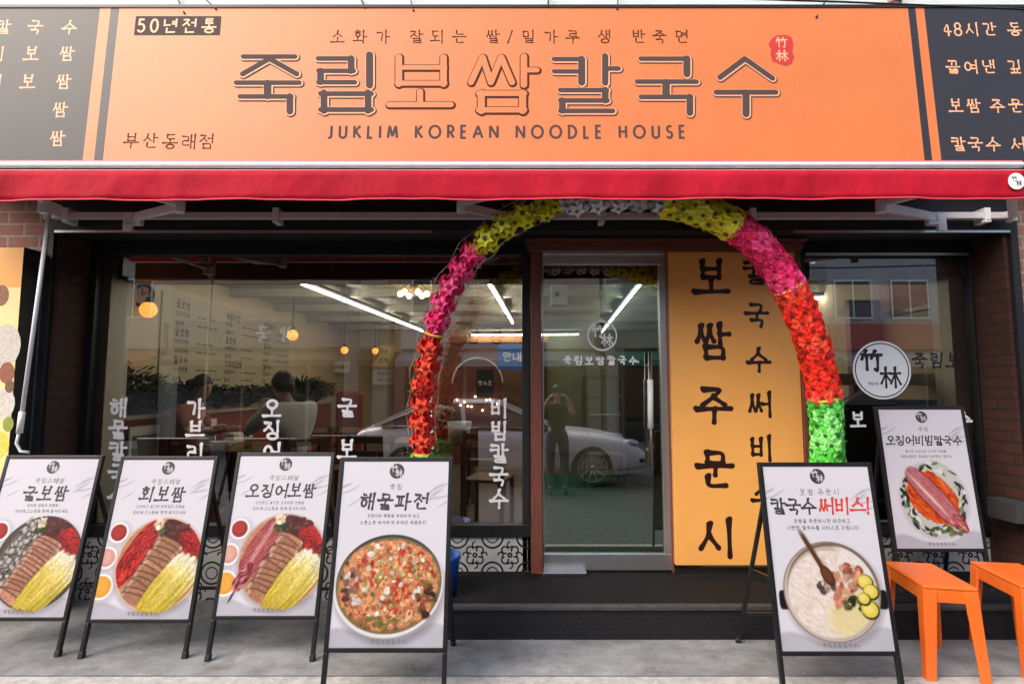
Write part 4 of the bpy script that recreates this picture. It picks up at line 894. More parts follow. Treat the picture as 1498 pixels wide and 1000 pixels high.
# ------------------------------------------------------------------ A-frame menu boards
W_, L_ = .60, .93
def board(kind, seed, label, bl, br, by, z0, lean, lines, group="A-frame menu boards", rear=.62, zb=None):
    a1, b1 = at(bl, by, 1), at(br, by, 1); Yb = W_/(b1.x-a1.x); P0 = at((bl+br)/2, by, Yb)
    s0 = (P0.z-z0)/math.cos(R(lean)); yf = Yb-(P0.z-z0)*math.tan(R(lean))
    root = thing("menu_board", label, "menu board", (P0.x, yf, z0), group)
    o = Vector((P0.x, yf, z0)); ex = Vector((1, 0, 0)); ey = Vector((0, math.sin(R(lean)), math.cos(R(lean)))); en = ex.cross(ey)
    f = Fr(o, ex, ey); t = .022
    def bar(mb, x0, y0, x1, y1, d0=-t, d1=.004):
        lo = [f.p(x0, y0, d0), f.p(x1, y0, d0), f.p(x1, y0, d1), f.p(x0, y0, d1)]; hi = [f.p(x0, y1, d0), f.p(x1, y1, d0), f.p(x1, y1, d1), f.p(x0, y1, d1)]; mb.hexa(lo, hi)
    h = W_/2; mb = MB(M['black'])
    bar(mb, -h, s0, -h+t, s0+L_); bar(mb, h-t, s0, h, s0+L_); bar(mb, -h+t, s0, h-t, s0+t); bar(mb, -h+t, s0+L_-t, h-t, s0+L_)
    mb.build("frame", root, bevel=.003)
    for x in (-h, h-t):
        mb = MB(M['black']); bar(mb, x, .02, x+t, s0-.0005); lg = mb.build("leg", root, bevel=.003)
        mb = MB(M['matt_black']); bar(mb, x-.003, 0, x+t+.003, .035, -t-.003, .007); mb.build("rubber_foot", lg, bevel=.004)
    S = s0+L_*.86; hp = f.p(0, S, -t-.012)
    for sx in (-1, 1):
        mb = MB(M['black']); p0 = hp+Vector((sx*(h-.045), 0, 0)); p1 = Vector((o.x+sx*(h-.03), o.y+rear, z0)); mb.beam(p0, p1, .02, .02, (1, 0, 0)); lg = mb.build("leg", root, bevel=.003)
        mb = MB(M['matt_black']); mb.tube([p1, p1+(p0-p1).normalized()*.035], .016, 8); mb.build("rubber_foot", lg)
    mb = MB(M['black']); q = .2; pz = hp.lerp(Vector((o.x, o.y+rear, z0)), 1-q); mb.beam(pz+Vector((-h+.035, 0, 0)), pz+Vector((h-.035, 0, 0)), .018, .018)
    pt = hp.lerp(Vector((o.x, o.y+rear, z0)), .5); pf = f.p(0, S*.55, -t-.006)
    for sx in (-1, 1): mb.beam(pf+Vector((sx*(h-.02), 0, 0)), pt+Vector((sx*(h-.04), 0, 0)), .012, .004)
    mb.build("crossbar", root)
    # poster: a fine sheet carrying its own printed picture
    wi, hi = W_-2*t, L_-2*t; x0, y0 = -wi/2, s0+t
    mb = MB(M['poster']); img = paint(kind, seed)
    px = np.linspace(x0, x0+wi, NX); py = np.linspace(y0+hi, y0, NY)
    X, Y = np.meshgrid(px, py); off = o
    V = X[..., None]*np.array(ex)+Y[..., None]*np.array(ey)
    ii = np.arange(NX*NY).reshape(NY, NX); F_ = np.stack([ii[1:, :-1], ii[1:, 1:], ii[:-1, 1:], ii[:-1, :-1]], -1).reshape(-1, 4)
    me = bpy.data.meshes.new("poster"); me.vertices.add(NX*NY); me.vertices.foreach_set("co", V.reshape(-1)); me.loops.add(F_.size); me.polygons.add(len(F_))
    me.loops.foreach_set("vertex_index", F_.reshape(-1)); me.polygons.foreach_set("loop_start", np.arange(0, F_.size, 4)); me.update(calc_edges=True); me.validate()
    ca = me.color_attributes.new("print", 'FLOAT_COLOR', 'POINT'); rgba = np.ones((NX*NY, 4)); rgba[:, :3] = img.reshape(-1, 3); ca.data.foreach_set("color", rgba.reshape(-1))
    me.materials.append(M['poster']); po = bpy.data.objects.new("poster", me); COL.objects.link(po); po.parent = root
    mb = MB(M['matt_black']); bar(mb, x0, y0, x0+wi, y0+hi, -.012, -.004); mb.build("backing_panel", root)
    # lettering, in poster units (100 wide, 159 high, y down)
    u = wi/100.; fp = Fr(f.p(x0, y0+hi, 0), ex, ey); mb = MB()
    def tx(s, x, y, h_, wd, st, m_, **k): mb.use(m_); text(mb, fp, s, x*u, -y*u, h_*u, wd, st, **k)
    mb.use(M['poster_ink']); disc(mb, fp, 51*u, -9*u, 7*u, .0004); mb.use(M['poster_pale']); text(mb, fp, "竹", 48.6*u, -7*u, 6.4*u, .14, 'brush', z=.0007); text(mb, fp, "林", 53.2*u, -11*u, 6.2*u, .14, 'brush', z=.0007)
    lines(tx); tx("죽림보쌈칼국수", 52, 154.5, 3.6, .13, 'pen', M['poster_grey'], track=1.25); mb.use(M['poster_grey']); ring(mb, fp, 68.5*u, -155.4*u, .9*u, .35*u, .0006, 12)
    mb.build("poster_lettering", po)
    return root
I, G2 = M['poster_ink'], M['poster_grey']
def std(title, l1, l2, size=14.5, sub="죽림스페셜", tr=1.16):
    def f(tx):
        tx(sub, 51, 23.5, 5.4, .10, 'brush', G2, track=1.2, shear=.1); tx(title, 50, 37, size, .152, 'brush', I, track=tr, shear=.1, jit=.03)
        tx(l1, 50, 49.5, 3.0, .12, 'pen', G2, track=1.16); tx(l2, 50, 55.5, 3.2, .12, 'pen', G2, track=1.2)
    return f
board('A', 11, "leftmost menu board with oysters beside sliced pork titled 굴보쌈, cut by the photo edge", -57, 97, 908, 0, 13, std("굴보쌈", "싱싱한 생굴과 보쌈을", "김치에 고소함을 함께 즐겨보세요"))
board('B', 21, "menu board with red shredded radish beside sliced pork titled 회보쌈", 125, 280, 911, 0, 13, std("회보쌈", "신선하고 쫄깃한 회무침과 보쌈을", "김치에 고소함을 함께 즐겨보세요"))
board('C', 31, "menu board with purple squid beside sliced pork titled 오징어보쌈", 309, 465, 906, 0, 14, std("오징어보쌈", "신선하고 쫄깃한 오징어와 보쌈을", "김치에 고소함을 함께 즐겨보세요", 13.5, tr=1.12))
board('D', 41, "menu board with a round pan of seafood pancake titled 해물파전", 473, 654, 954, 0, 12, std("해물파전", "오징어와 해물을 푸짐하게 넣고", "노릇노릇 바삭하게 부쳐낸 해물파전", 14, "죽림", 1.2))
def svc(tx):
    tx("보쌈 주문시", 51, 23.5, 5.6, .10, 'brush', G2, track=1.3); tx("칼국수", 25, 36.5, 13.5, .15, 'brush', I, track=1.06, jit=.03); tx("써비스!", 73, 36, 14, .15, 'brush', M['poster_red'], track=1.05, shear=.08)
    tx("보쌈을 주문하시면 따끈하고", 50, 49.5, 3.6, .13, 'pen', G2, track=1.16); tx("시원한 칼국수를 서비스로 드립니다", 50, 55.5, 3.6, .13, 'pen', G2, track=1.16)
board('E', 51, "menu board with a steel pot of noodles and wooden spoon titled 칼국수 써비스", 1138.5, 1317, 959, 0, 9, svc, rear=.60)
board('F', 61, "menu board with red squid on greens standing on the step titled 오징어비빔칼국수", 1308, 1445, 807, FL, 7, std("오징어비빔칼국수", "쫄깃한 오징어와 신선한 야채를", "매콤새콤한 양념에 비벼먹는 칼국수", 10.6, "죽림", 1.08), rear=.36)

# ------------------------------------------------------------------ flower arch
arch = thing("flower_arch", "arch of green, red, pink, yellow and white plastic flowers framing the door", "flower arch", (.7, 3.2, 0))
def AP(px, py, Y): return at(px, py, Y)
cp = [(-.0, 0)]
ctl = [(625, 880, 3.60), (622, 790, 3.60), (619, 665, 3.56), (618, 610, 3.53), (622, 560, 3.49), (632, 500, 3.44), (649, 443, 3.38), (674, 396, 3.32), (705, 358, 3.26), (746, 326, 3.21), (795, 305, 3.18), (850, 295, 3.16), (905, 292, 3.15), (960, 294, 3.15), (1010, 303, 3.16), (1058, 322, 3.18), (1101, 351, 3.21), (1137, 393, 3.26), (1166, 445, 3.31), (1189, 505, 3.37), (1203, 565, 3.43), (1209, 625, 3.48), (1210, 685, 3.53), (1211, 780, 3.59), (1211, 870, 3.60)]
pts = [AP(*c) for c in ctl]; pts[0].z = FL+.02; pts[-1].z = FL+.02
def cat(p0, p1, p2, p3, t): return .5*((2*p1)+(-p0+p2)*t+(2*p0-5*p1+4*p2-p3)*t*t+(-p0+3*p1-3*p2+p3)*t**3)
dense = []
for i in range(len(pts)-1):
    for k in range(16): dense.append(cat(pts[max(i-1, 0)], pts[i], pts[i+1], pts[min(i+2, len(pts)-1)], k/16))
dense.append(pts[-1])
cum = [0.]
for a, b in zip(dense[:-1], dense[1:]): cum.append(cum[-1]+(b-a).length)
def along(s):
    s = min(max(s, 0), cum[-1]); lo = 0
    while lo < len(cum)-2 and cum[lo+1] < s: lo += 1
    t = (s-cum[lo])/max(1e-9, cum[lo+1]-cum[lo]); return dense[lo].lerp(dense[lo+1], t), (dense[lo+1]-dense[lo]).normalized()
def s_of(i): return cum[i*16]
cuts = [0, s_of(2)+.005, s_of(5)+.05, s_of(7)+.16, s_of(10)+.10, s_of(14)-.16, s_of(15)+.07, s_of(18)-.12, s_of(20)+.075, cum[-1]]
secs = [("green", (.08,.60,.07), (.22,.82,.18), (.012,.16,.012)), ("red", (.82,.03,.014), (.90,.08,.035), (.22,.004,.006)), ("pink", (.95,.025,.19), (.96,.08,.30), (.34,.004,.03)), ("yellow", (.96,.90,.02), (.97,.93,.06), (.12,.07,.02)), ("white", (.78,.76,.78), (.85,.84,.85), (.25,.2,.22)), ("yellow", (.95,.84,.02), (.97,.90,.06), (.12,.06,.02)), ("pink", (.93,.025,.16), (.96,.08,.26), (.34,.004,.02)), ("red", (.86,.03,.014), (.92,.08,.035), (.26,.004,.006)), ("green", (.10,.62,.07), (.28,.85,.22), (.012,.14,.012))]
def petal_mat(n, c): return mat(n, c, .45, var=.14, vscale=40, spec=.4)
AR = random.Random(17)
for si, (nm, c1, c2, c3) in enumerate(secs):
    s0, s1 = cuts[si], cuts[si+1]
    ma, mb_, mc = petal_mat(nm+"_petal", c1), petal_mat(nm+"_petal_light", c2), mat(nm+"_flower_heart", c3, .5); md = petal_mat(nm+"_petal_deep", tuple(c*.6 for c in c1))
    right = si > 4; rad = .060 if not right else .088
    mb = MB(); hb = MB(mc)
    nr = max(2, int(round((s1-s0)/.062))); 
    for k in range(nr):
        s = s0+(s1-s0)*(k+.5)/nr; c, d = along(s); up = Vector((0, -1, 0)); a = up.cross(d).normalized(); b = d.cross(a)
        big = 1.0 if k % 2 else .78
        rr_ = rad*(1.0 if right else (.62 if k % 2 == 0 else 1.28)); nf = 7 if right else 6
        for j in range(nf):
            t = 2*math.pi*(j+(.5 if k % 2 else 0))/nf-.0+AR.uniform(-.08, .08); rdir = a*math.cos(t)+b*math.sin(t); tdir = (-a*math.sin(t)+b*math.cos(t))
            fc = c+rdir*rr_*AR.uniform(.97, 1.02); pr = (.058 if right else .052)*AR.uniform(.92, 1.12); mb.use((ma, ma, mb_, mb_, md)[AR.randrange(5)]); rot = AR.uniform(0, 1)
            nn = (rdir+d*AR.uniform(-.07, .07)+tdir*AR.uniform(-.05, .05)).normalized(); tx_ = d.cross(nn).normalized(); ty_ = nn.cross(tx_)
            v = [fc]; fs = []
            NP = 7 if right else 5
            for q in range(NP*2):
                an = rot+math.pi*q/NP; r_ = pr*(1.08 if q % 2 == 0 else (.84 if right else .56)); v.append(fc+(tx_*math.cos(an)+ty_*math.sin(an))*r_+nn*(-.007 if q % 2 == 0 else .001)*AR.uniform(.7, 1.2))
            for q in range(NP*2): fs.append((0, 1+q, 1+(q+1) % (NP*2)))
            mb.add(v, fs)
            hb.add([fc+nn*.006+(tx_*math.cos(6.283*q/7)+ty_*math.sin(6.283*q/7))*(.0125+.004*(j % 2)) for q in range(7)]+[fc+nn*.010], [(q, (q+1) % 7, 7) for q in range(7)])
        # fringe of narrow petals sticking out between the rings
        mb.use(ma)
        if k < nr:
            for j in range(22):
                t = 2*math.pi*(j+AR.random())/22; rdir = a*math.cos(t)+b*math.sin(t); tdir = -a*math.sin(t)+b*math.cos(t); c2_ = c+d*AR.uniform(-.02, .02)
                p = c2_+rdir*rr_*.8; q = c2_+rdir*(rr_+AR.uniform(.012, .032))+d*AR.uniform(-.02, .02); mb.add([p-tdir*.008, p+tdir*.008, q+tdir*.001], [(0, 1, 2)])
    # the dark tube inside the flowers
    mb.use(md); n_ = max(4, int((s1-s0)/.05)); mb.tube([along(s0+(s1-s0)*k/n_)[0] for k in range(n_+1)], rad*.62, 10)
    fsec = mb.build("flower_section", arch, label="%s flower section" % nm); hb.build("flower_heart", fsec)
    if 0 < si and nm != "white" and secs[si-1][0] != "white":
        c, d = along(s0); mb = MB(mat("cuff", (.75,.42,.06), .5)); mb.tube([c-d*.007, c+d*.007], rad*1.06, 20); mb.build("cuff", arch)
# pale wire with twigs running along the flowers
mb = MB(mat("twig_wire", (.34,.24,.16), .6))
for side in (-1, 1):
    line = []
    s = cuts[1]
    while s < cuts[4]:
        c, d = along(s); a = Vector((0, -1, 0)).cross(d).normalized(); line.append(c+a*side*(.090+.008*math.sin(s*23+side))+Vector((0, -.03+.02*math.sin(s*31), 0))); s += .035
    mb.tube(line, .0022, 5)
    for i in range(1, len(line)-1, 2):
        v = Vector((AR.uniform(-1, 1), AR.uniform(-.5, .5), AR.uniform(-1, 1))).normalized(); mb.tube([line[i], line[i]+v*.026], [.002, .001], 4); mb.tube([line[i], line[i]+(v+Vector((.6, 0, .4))).normalized()*.02], [.002, .001], 4)
mb.build("wire", arch)
for s in (0, cum[-1]):
    c, d = along(s); mb = MB(M['matt_black']); mb.lathe([(0, .0), (.16, .0), (.16, .018), (.05, .03), (.05, .09), (0, .09)], (c.x, c.y, FL+.001), 20); mb.build("base", arch)

# ------------------------------------------------------------------ orange plastic stools
def stool(name, label, fl, fr_, bk):
    zt = .47
    A = fl; ang = math.atan2(bk.x-fl.x, bk.y-fl.y)
    Lx, Ly = .26, .42
    root = thing(name, label, "stool", (0, 0, 0), "orange plastic stools")
    mb = MB(M['plastic'])
    mb.box(-Lx/2, -Ly/2, zt-.022, Lx/2, Ly/2, zt); s = mb.build("seat", root, bevel=.012, seg=3)
    mb = MB(M['plastic']); t = .012; z0, z1 = zt-.085, zt-.0215
    for (x0, y0, x1, y1) in ((-Lx/2+.004, -Ly/2+.004, Lx/2-.004, -Ly/2+.004+t), (-Lx/2+.004, Ly/2-.004-t, Lx/2-.004, Ly/2-.004), (-Lx/2+.004, -Ly/2+.004+t, -Lx/2+.004+t, Ly/2-.004-t), (Lx/2-.004-t, -Ly/2+.004+t, Lx/2-.004, Ly/2-.004-t)): mb.box(x0, y0, z0, x1, y1, z1)
    mb.build("skirt", root, bevel=.003)
    for sx in (-1, 1):
        for sy in (-1, 1):
            mb = MB(M['plastic']); x, y = sx*(Lx/2-.001), sy*(Ly/2-.001); w0, w1 = .068, .047; spx, spy = sx*.020, sy*.026
            def ring4(x, y, w, z): return [(x, y, z), (x-sx*w, y, z), (x-sx*w, y-sy*w*.0-sy*.014, z), (x-sx*.014, y-sy*.014, z), (x-sx*.014, y-sy*w, z), (x, y-sy*w, z)]
            hi, lo = ring4(x, y, w0, zt-.021), ring4(x+spx, y+spy, w1, 0)
            n = 6; fs = [tuple(range(6)), tuple(range(6, 12))[::-1]]+[(i, (i+1) % n, n+(i+1) % n, n+i) for i in range(n)]
            mb.add(lo+hi, fs); me_o = mb.build("leg", root, bevel=.004)
            b_ = bmesh.new(); b_.from_mesh(me_o.data); bmesh.ops.recalc_face_normals(b_, faces=b_.faces); b_.to_mesh(me_o.data); b_.free()
    return root
st1 = stool("plastic_stool", "orange plastic stool nearer the service board, fully in view", at(1347, 857, 2.83), None, at(1300, 820, 3.27))
def place(root, flx):
    a = -R(10); root.rotation_euler = (0, 0, a); c = Vector((flx, 2.965, 0))+Matrix.Rotation(a, 3, 'Z') @ Vector((.13, .21, 0)); root.location = c
place(st1, at(1350, 857, 2.965).x)
st2 = st1.copy(); COL.objects.link(st2); st2["label"] = "orange plastic stool at the right edge of the photo, cut off by the frame"
for ch in list(st1.children): c = ch.copy(); COL.objects.link(c); c.parent = st2
place(st2, at(1494, 857, 2.965).x)

# blue bucket behind the pancake board
p = at(664, 868, 3.56); mb = MB(M['blue']); c = (p.x-.10, 3.60, FL)
mb.lathe([(0, .004), (.105, .004), (.112, .0), (.132, .22), (.138, .225), (.138, .245), (.128, .245), (.105, .02), (0, .02)], c, 28)
bk = thing("blue_bucket", "blue plastic bucket on the step, half hidden behind the pancake board", "bucket", c); mb.build("body", bk)
mb = MB(M['steel']); mb.tube([(c[0]+.139*math.cos(t), c[1]-.05*math.sin(t)-.0, c[2]+.225-.12*math.sin(t)) for t in [math.pi*i/14 for i in range(15)]], .003, 6); mb.build("handle", bk)

# ------------------------------------------------------------------ people
def skin(J, E, root, sub=2):
    """J: name -> (point, radius); E: pairs of names; one continuous skinned surface, returned as (verts, faces)"""
    nm = list(J); me = bpy.data.meshes.new("tmp"); me.from_pydata([tuple(J[k][0]) for k in nm], [(nm.index(a), nm.index(b)) for a, b in E], [])
    o = bpy.data.objects.new("tmp", me); COL.objects.link(o); o.modifiers.new("s", 'SKIN'); m = o.modifiers.new("u", 'SUBSURF'); m.levels = sub; m.render_levels = sub
    if not me.skin_vertices: 
        bm = bmesh.new(); bm.from_mesh(me); bm.verts.layers.skin.verify(); bm.to_mesh(me); bm.free()
    sv = me.skin_vertices[0].data
    for i, k in enumerate(nm):
        r = J[k][1]; sv[i].radius = r if isinstance(r, tuple) else (r, r); sv[i].use_root = (k == root)
    dg = bpy.context.evaluated_depsgraph_get(); dg.update(); ev = o.evaluated_get(dg); m2 = ev.to_mesh()
    vs = [v.co.copy() for v in m2.vertices]; fs = [tuple(p.vertices) for p in m2.polygons]; ev.to_mesh_clear()
    bpy.data.objects.remove(o); bpy.data.meshes.remove(me); return vs, fs
def hand(mb, wrist, d, up, flip=1, curl=.5):
    d = Vector(d).normalized(); up = Vector(up); up = (up-d*up.dot(d)).normalized(); s = d.cross(up)*flip; wrist = Vector(wrist)
    J = {'w': (wrist, .026), 'p': (wrist+d*.045, (.040, .020)), 'k': (wrist+d*.085, (.038, .016))}; v, f = skin(J, [('w','p'), ('p','k')], 'w', 2); mb.smooth = True; mb.add(v, f)
    for i, (o, l) in enumerate(((.03, .072), (.010, .080), (-.010, .076), (-.029, .06))):
        b = wrist+d*.075+s*o; c1 = b+(d*.9-up*.25*curl)*l*.5; c2 = c1+(d*.5-up*.9*curl)*l*.3; c3 = c2+(d*.1-up*curl)*l*.25
        v, f = skin({'a': (b, .009), 'b': (c1, .0085), 'c': (c2, .008), 'd': (c3, .007)}, [('a','b'), ('b','c'), ('c','d')], 'a', 1); mb.add(v, f)
    b = wrist+d*.03+s*.028; v, f = skin({'a': (b, .012), 'b': (b+d*.03+s*.025-up*.01, .011), 'c': (b+d*.06+s*.026-up*.025, .008)}, [('a','b'), ('b','c')], 'a', 1); mb.add(v, f); mb.smooth = False
def head(mb, hb, c, fw, up=(0, 0, 1), long_=0., bun=False):
    """head centred on c looking along fw; hair goes into hb"""
    fw = Vector(fw).normalized(); up = (Vector(up)-fw*Vector(up).dot(fw)).normalized(); rt = fw.cross(up); c = Vector(c); n, k = 28, 20; mb.smooth = True
    def P(u, v, w_): return c+fw*u+rt*v+up*w_
    vs = []
    for i in range(k+1):
        ph = math.pi*i/k
        for j in range(n):
            t = 2*math.pi*j/n; x, y, z = math.sin(ph)*math.cos(t), math.sin(ph)*math.sin(t), math.cos(ph)
            u, v, w_ = x*.095, y*.075, z*.115
            if z < 0: v *= 1+.30*z; u = u*(1+.10*z)+.012*(-z)
            if x > .55:
                e = (x-.55)/.45
                if -.5 < z < .1 and abs(y) < .22: u += .024*e*max(0, 1-abs(y)/.2)*max(0, 1-abs(z+.25)/.3)        # nose
                if abs(z) < .2 and .25 < abs(y) < .6: u -= .008*e                                                     # eye sockets
                if -.62 < z < -.48: u += .006*e*max(0, 1-abs(y)/.35)                                                  # lips
            vs.append(P(u, v, w_))
    mb.add(vs, [(i*n+j, (i+1)*n+j, (i+1)*n+(j+1) % n, i*n+(j+1) % n) for i in range(k) for j in range(n)])
    skin_m = mb.cur; mb.use(M['hair'])
    for sgn in (-1, 1):
        mb.ball(P(.079, sgn*.031, .004), (.012, .012, .007), 8, 6); mb.ball(P(.083, sgn*.033, .028), (.010, .018, .004), 8, 5)
    mb.use(M['lip']); mb.ball(P(.084, 0, -.066), (.010, .022, .007), 10, 6); mb.cur = skin_m
    for sgn in (-1, 1): mb.ball(P(-.005, sgn*.074, -.01), (.012, .012, .028), 8, 6)
    mb.smooth = False; hb.smooth = True; vs = []
    rg = random.Random(2)
    for i in range(k+1):
        ph = math.pi*.66*i/k
        for j in range(n):
            t = 2*math.pi*j/n; x, y, z = math.sin(ph)*math.cos(t), math.sin(ph)*math.sin(t), math.cos(ph)
            if x > .1: lim = .42-.25*(1-min(1, x)); ph2 = min(ph, math.pi*(.30+.25*(1-x))); x, y, z = math.sin(ph2)*math.cos(t), math.sin(ph2)*math.sin(t), math.cos(ph2)
            q = 1.12+.03*math.sin(t*9+i)+rg.uniform(-.03, .03); drop = long_*max(0, -z+.1)*(1 if x < .3 else .0)
            vs.append(P(x*.095*q-.004, y*.077*q, z*.118*q+.004-drop))
    hb.add(vs, [(i*n+j, (i+1)*n+j, (i+1)*n+(j+1) % n, i*n+(j+1) % n) for i in range(k) for j in range(n)])
    if bun: hb.ball(P(-.11, 0, .02), (.045, .045, .042), 12, 8)
    hb.smooth = False
def person(label, hip, fw, pose, top, bottom, sleeve=.75, loose=.016, **hk):
    """pose gives joints relative to the hip in (forward, right, up) metres"""
    fw = Vector(fw).normalized(); rt = fw.cross(Vector((0, 0, 1))); hip = Vector(hip)
    W = lambda p: hip+fw*p[0]+rt*p[1]+Vector((0, 0, p[2]))
    J = {}
    base = dict(hip=((0, 0, 0), .118), waist=((0, 0, .17), .112), chest=((0, 0, .34), .125), neck0=((0, 0, .485), .062), neck=((.01, 0, .535), .052), skull=((.02, 0, .585), .055))
    rads = dict(shr=.055, shl=.055, elr=.038, ell=.038, wrr=.026, wrl=.026, kr=.06, kl=.06, ar=.04, al=.04, tr=.032, tl=.032, hr=.085, hl=.085)
    for k, v in base.items(): J[k] = [W(pose.get(k, v[0])), v[1]]
    for k, r in rads.items(): J[k] = [W(pose[k]), r]
    E_ = [('hip','waist'), ('waist','chest'), ('chest','neck0'), ('neck0','neck'), ('neck','skull'), ('chest','shr'), ('shr','elr'), ('elr','wrr'), ('chest','shl'), ('shl','ell'), ('ell','wrl'), ('hip','hr'), ('hr','kr'), ('kr','ar'), ('ar','tr'), ('hip','hl'), ('hl','kl'), ('kl','al'), ('al','tl')]
    root = thing("person", label, "person", hip)
    v, f = skin({k: tuple(q) for k, q in J.items()}, E_, 'hip'); mb = MB(M['skin']); mb.smooth = True; mb.add(v, f); mb.smooth = False; hb = MB(M['hair'])
    lf = pose.get('look', (1, 0, 0)); lk = fw*lf[0]+rt*lf[1]+Vector((0, 0, lf[2])); hc = J['skull'][0]+Vector((0, 0, .075))+lk.normalized()*.02
    head(mb, hb, hc, lk, **hk)
    for sd, fl in (('r', -1), ('l', 1)):
        d = pose.get('hd'+sd); d = (fw*d[0]+rt*d[1]+Vector((0, 0, d[2]))) if d else (J['wr'+sd][0]-J['el'+sd][0]); hand(mb, J['wr'+sd][0], d, pose.get('hu'+sd, (0, 0, 1)), fl, .6)
    mb.build("body", root); hb.build("hair", root)
    g = lambda r, e: (r[0]+e, r[1]+e) if isinstance(r, tuple) else r+e
    Jt = {k: (J[k][0], g(J[k][1], loose)) for k in ('waist', 'chest', 'shr', 'shl')}; Jt['hip'] = (J['hip'][0]+Vector((0, 0, -.03)), g(J['hip'][1], .026)); Jt['neck0'] = (J['neck0'][0]+Vector((0, 0, .0)), .078)
    Et = [('hip','waist'), ('waist','chest'), ('chest','neck0'), ('chest','shr'), ('chest','shl')]
    for sd in 'rl':
        a, b, w_ = J['sh'+sd][0], J['el'+sd][0], J['wr'+sd][0]
        if sleeve <= 1: Jt['s'+sd] = (a.lerp(b, sleeve), .056); Et.append(('sh'+sd, 's'+sd))
        else: Jt['s'+sd] = (b, .05); Jt['c'+sd] = (b.lerp(w_, sleeve-1), .042); Et += [('sh'+sd, 's'+sd), ('s'+sd, 'c'+sd)]
    v, f = skin(Jt, Et, 'hip'); mb = MB(top); mb.smooth = True; mb.add(v, f); mb.build("shirt", root)
    Jp = {k: (J[k][0], g(J[k][1], .014)) for k in ('hip', 'hr', 'hl', 'kr', 'kl')}; Jp['top'] = (J['hip'][0].lerp(J['waist'][0], .75), .134); Jp['hip'] = (J['hip'][0], .140)
    for sd in 'rl': Jp['a'+sd] = (J['k'+sd][0].lerp(J['a'+sd][0], .93), .056)
    v, f = skin(Jp, [('hip','top'), ('hip','hr'), ('hr','kr'), ('kr','ar'), ('hip','hl'), ('hl','kl'), ('kl','al')], 'hip'); mb = MB(bottom); mb.smooth = True; mb.add(v, f); mb.build("trousers", root)
    mb = MB(M['matt_black']); mb.smooth = True
    for sd in 'rl': v, f = skin({'a': (J['a'+sd][0], .046), 'b': (J['t'+sd][0], .04), 'c': (J['t'+sd][0]+(J['t'+sd][0]-J['a'+sd][0])*.3, .03)}, [('a','b'), ('b','c')], 'a'); mb.add(v, f)
    mb.build("shoes", root); return root
sit = dict(hr=(.05, .09, -.01), hl=(.05, -.09, -.01), kr=(.43, .11, .0), kl=(.43, -.11, .0), ar=(.43, .11, -.42), al=(.43, -.11, -.42), tr=(.56, .12, -.46), tl=(.56, -.12, -.46), shr=(.0, .17, .44), shl=(0, -.17, .44))
pA = dict(sit, waist=(.03, 0, .17), chest=(.07, 0, .36), neck0=(.10, 0, .475), neck=(.13, 0, .525), skull=(.155, 0, .57), shr=(.08, .17, .43), shl=(.08, -.17, .43), elr=(.20, .24, .20), wrr=(.36, .12, .26), ell=(.16, -.25, .18), wrl=(.40, -.14, .24), look=(1, .05, -.25))
e = at(288, 575, 5.35); person("dark haired woman in tan top seated at a table behind the left window", (e.x-.14, 5.35, .86), (1, .05, 0), pA, M['coral'], M['denim'], .8, bun=True, long_=.10)
pB = dict(sit, waist=(.02, 0, .17), chest=(.05, 0, .36), neck0=(.08, 0, .485), neck=(.11, 0, .53), skull=(.14, 0, .575), shr=(.05, .19, .44), shl=(.05, -.19, .44), ell=(.24, -.28, .24), wrl=(.27, -.13, .44), elr=(.22, .24, .18), wrr=(.42, .12, .24), look=(1, -.3, -.1), hdl=(.2, .35, .8))
e = at(410, 590, 4.72); person("black haired man in white shirt seated with his back to the left window", (e.x+.10, 4.74, .87), (-.80, .60, 0), pB, M['shirt'], M['denim'], .95, .035)

# ------------------------------------------------------------------ inside the restaurant
def simple(name, label, cat, mb, group=None, bevel=0.): return tag(mb.build(name, bevel=bevel), label, cat, group)
# menu board on the left wall
t = thing("wall_menu", "large printed wall menu on the cream left wall behind the glass", "menu", (XI0+.02, 7, 1.6))
y0, y1 = 5.55, 8.75; mb = MB(mat("menu_paper", (.42,.37,.25), .7, var=.05)); mb.box(XI0, y0, 1.50, XI0+.02, y1, 2.50); mb.build("panel", t)
f = Fr((XI0+.0205, y0, 1.5), (0, 1, 0), (0, 0, 1)); mb = MB(mat("menu_ink", (.05,.04,.035), .6)); rg = random.Random(8)
wm = ["보쌈", "칼국수", "해물파전", "굴보쌈", "비빔칼국수", "오징어보쌈", "가브리보쌈", "회보쌈"]
for cx in (.22, 1.25, 2.3):
    for r in range(9):
        z = .9-.1*r; hd = r % 3 == 0
        text(mb, f, wm[rg.randrange(8)], cx, z, .085 if hd else .05, .16, 'block', track=1.05, align='l')
        if not hd: 
            x = cx+.42
            for k in range(rg.randint(3, 5)): w_ = rg.uniform(.05, .12); rect(mb, f, x, z-.008, x+w_, z+.008, .0004); x += w_+.025
mb.build("lettering", t)
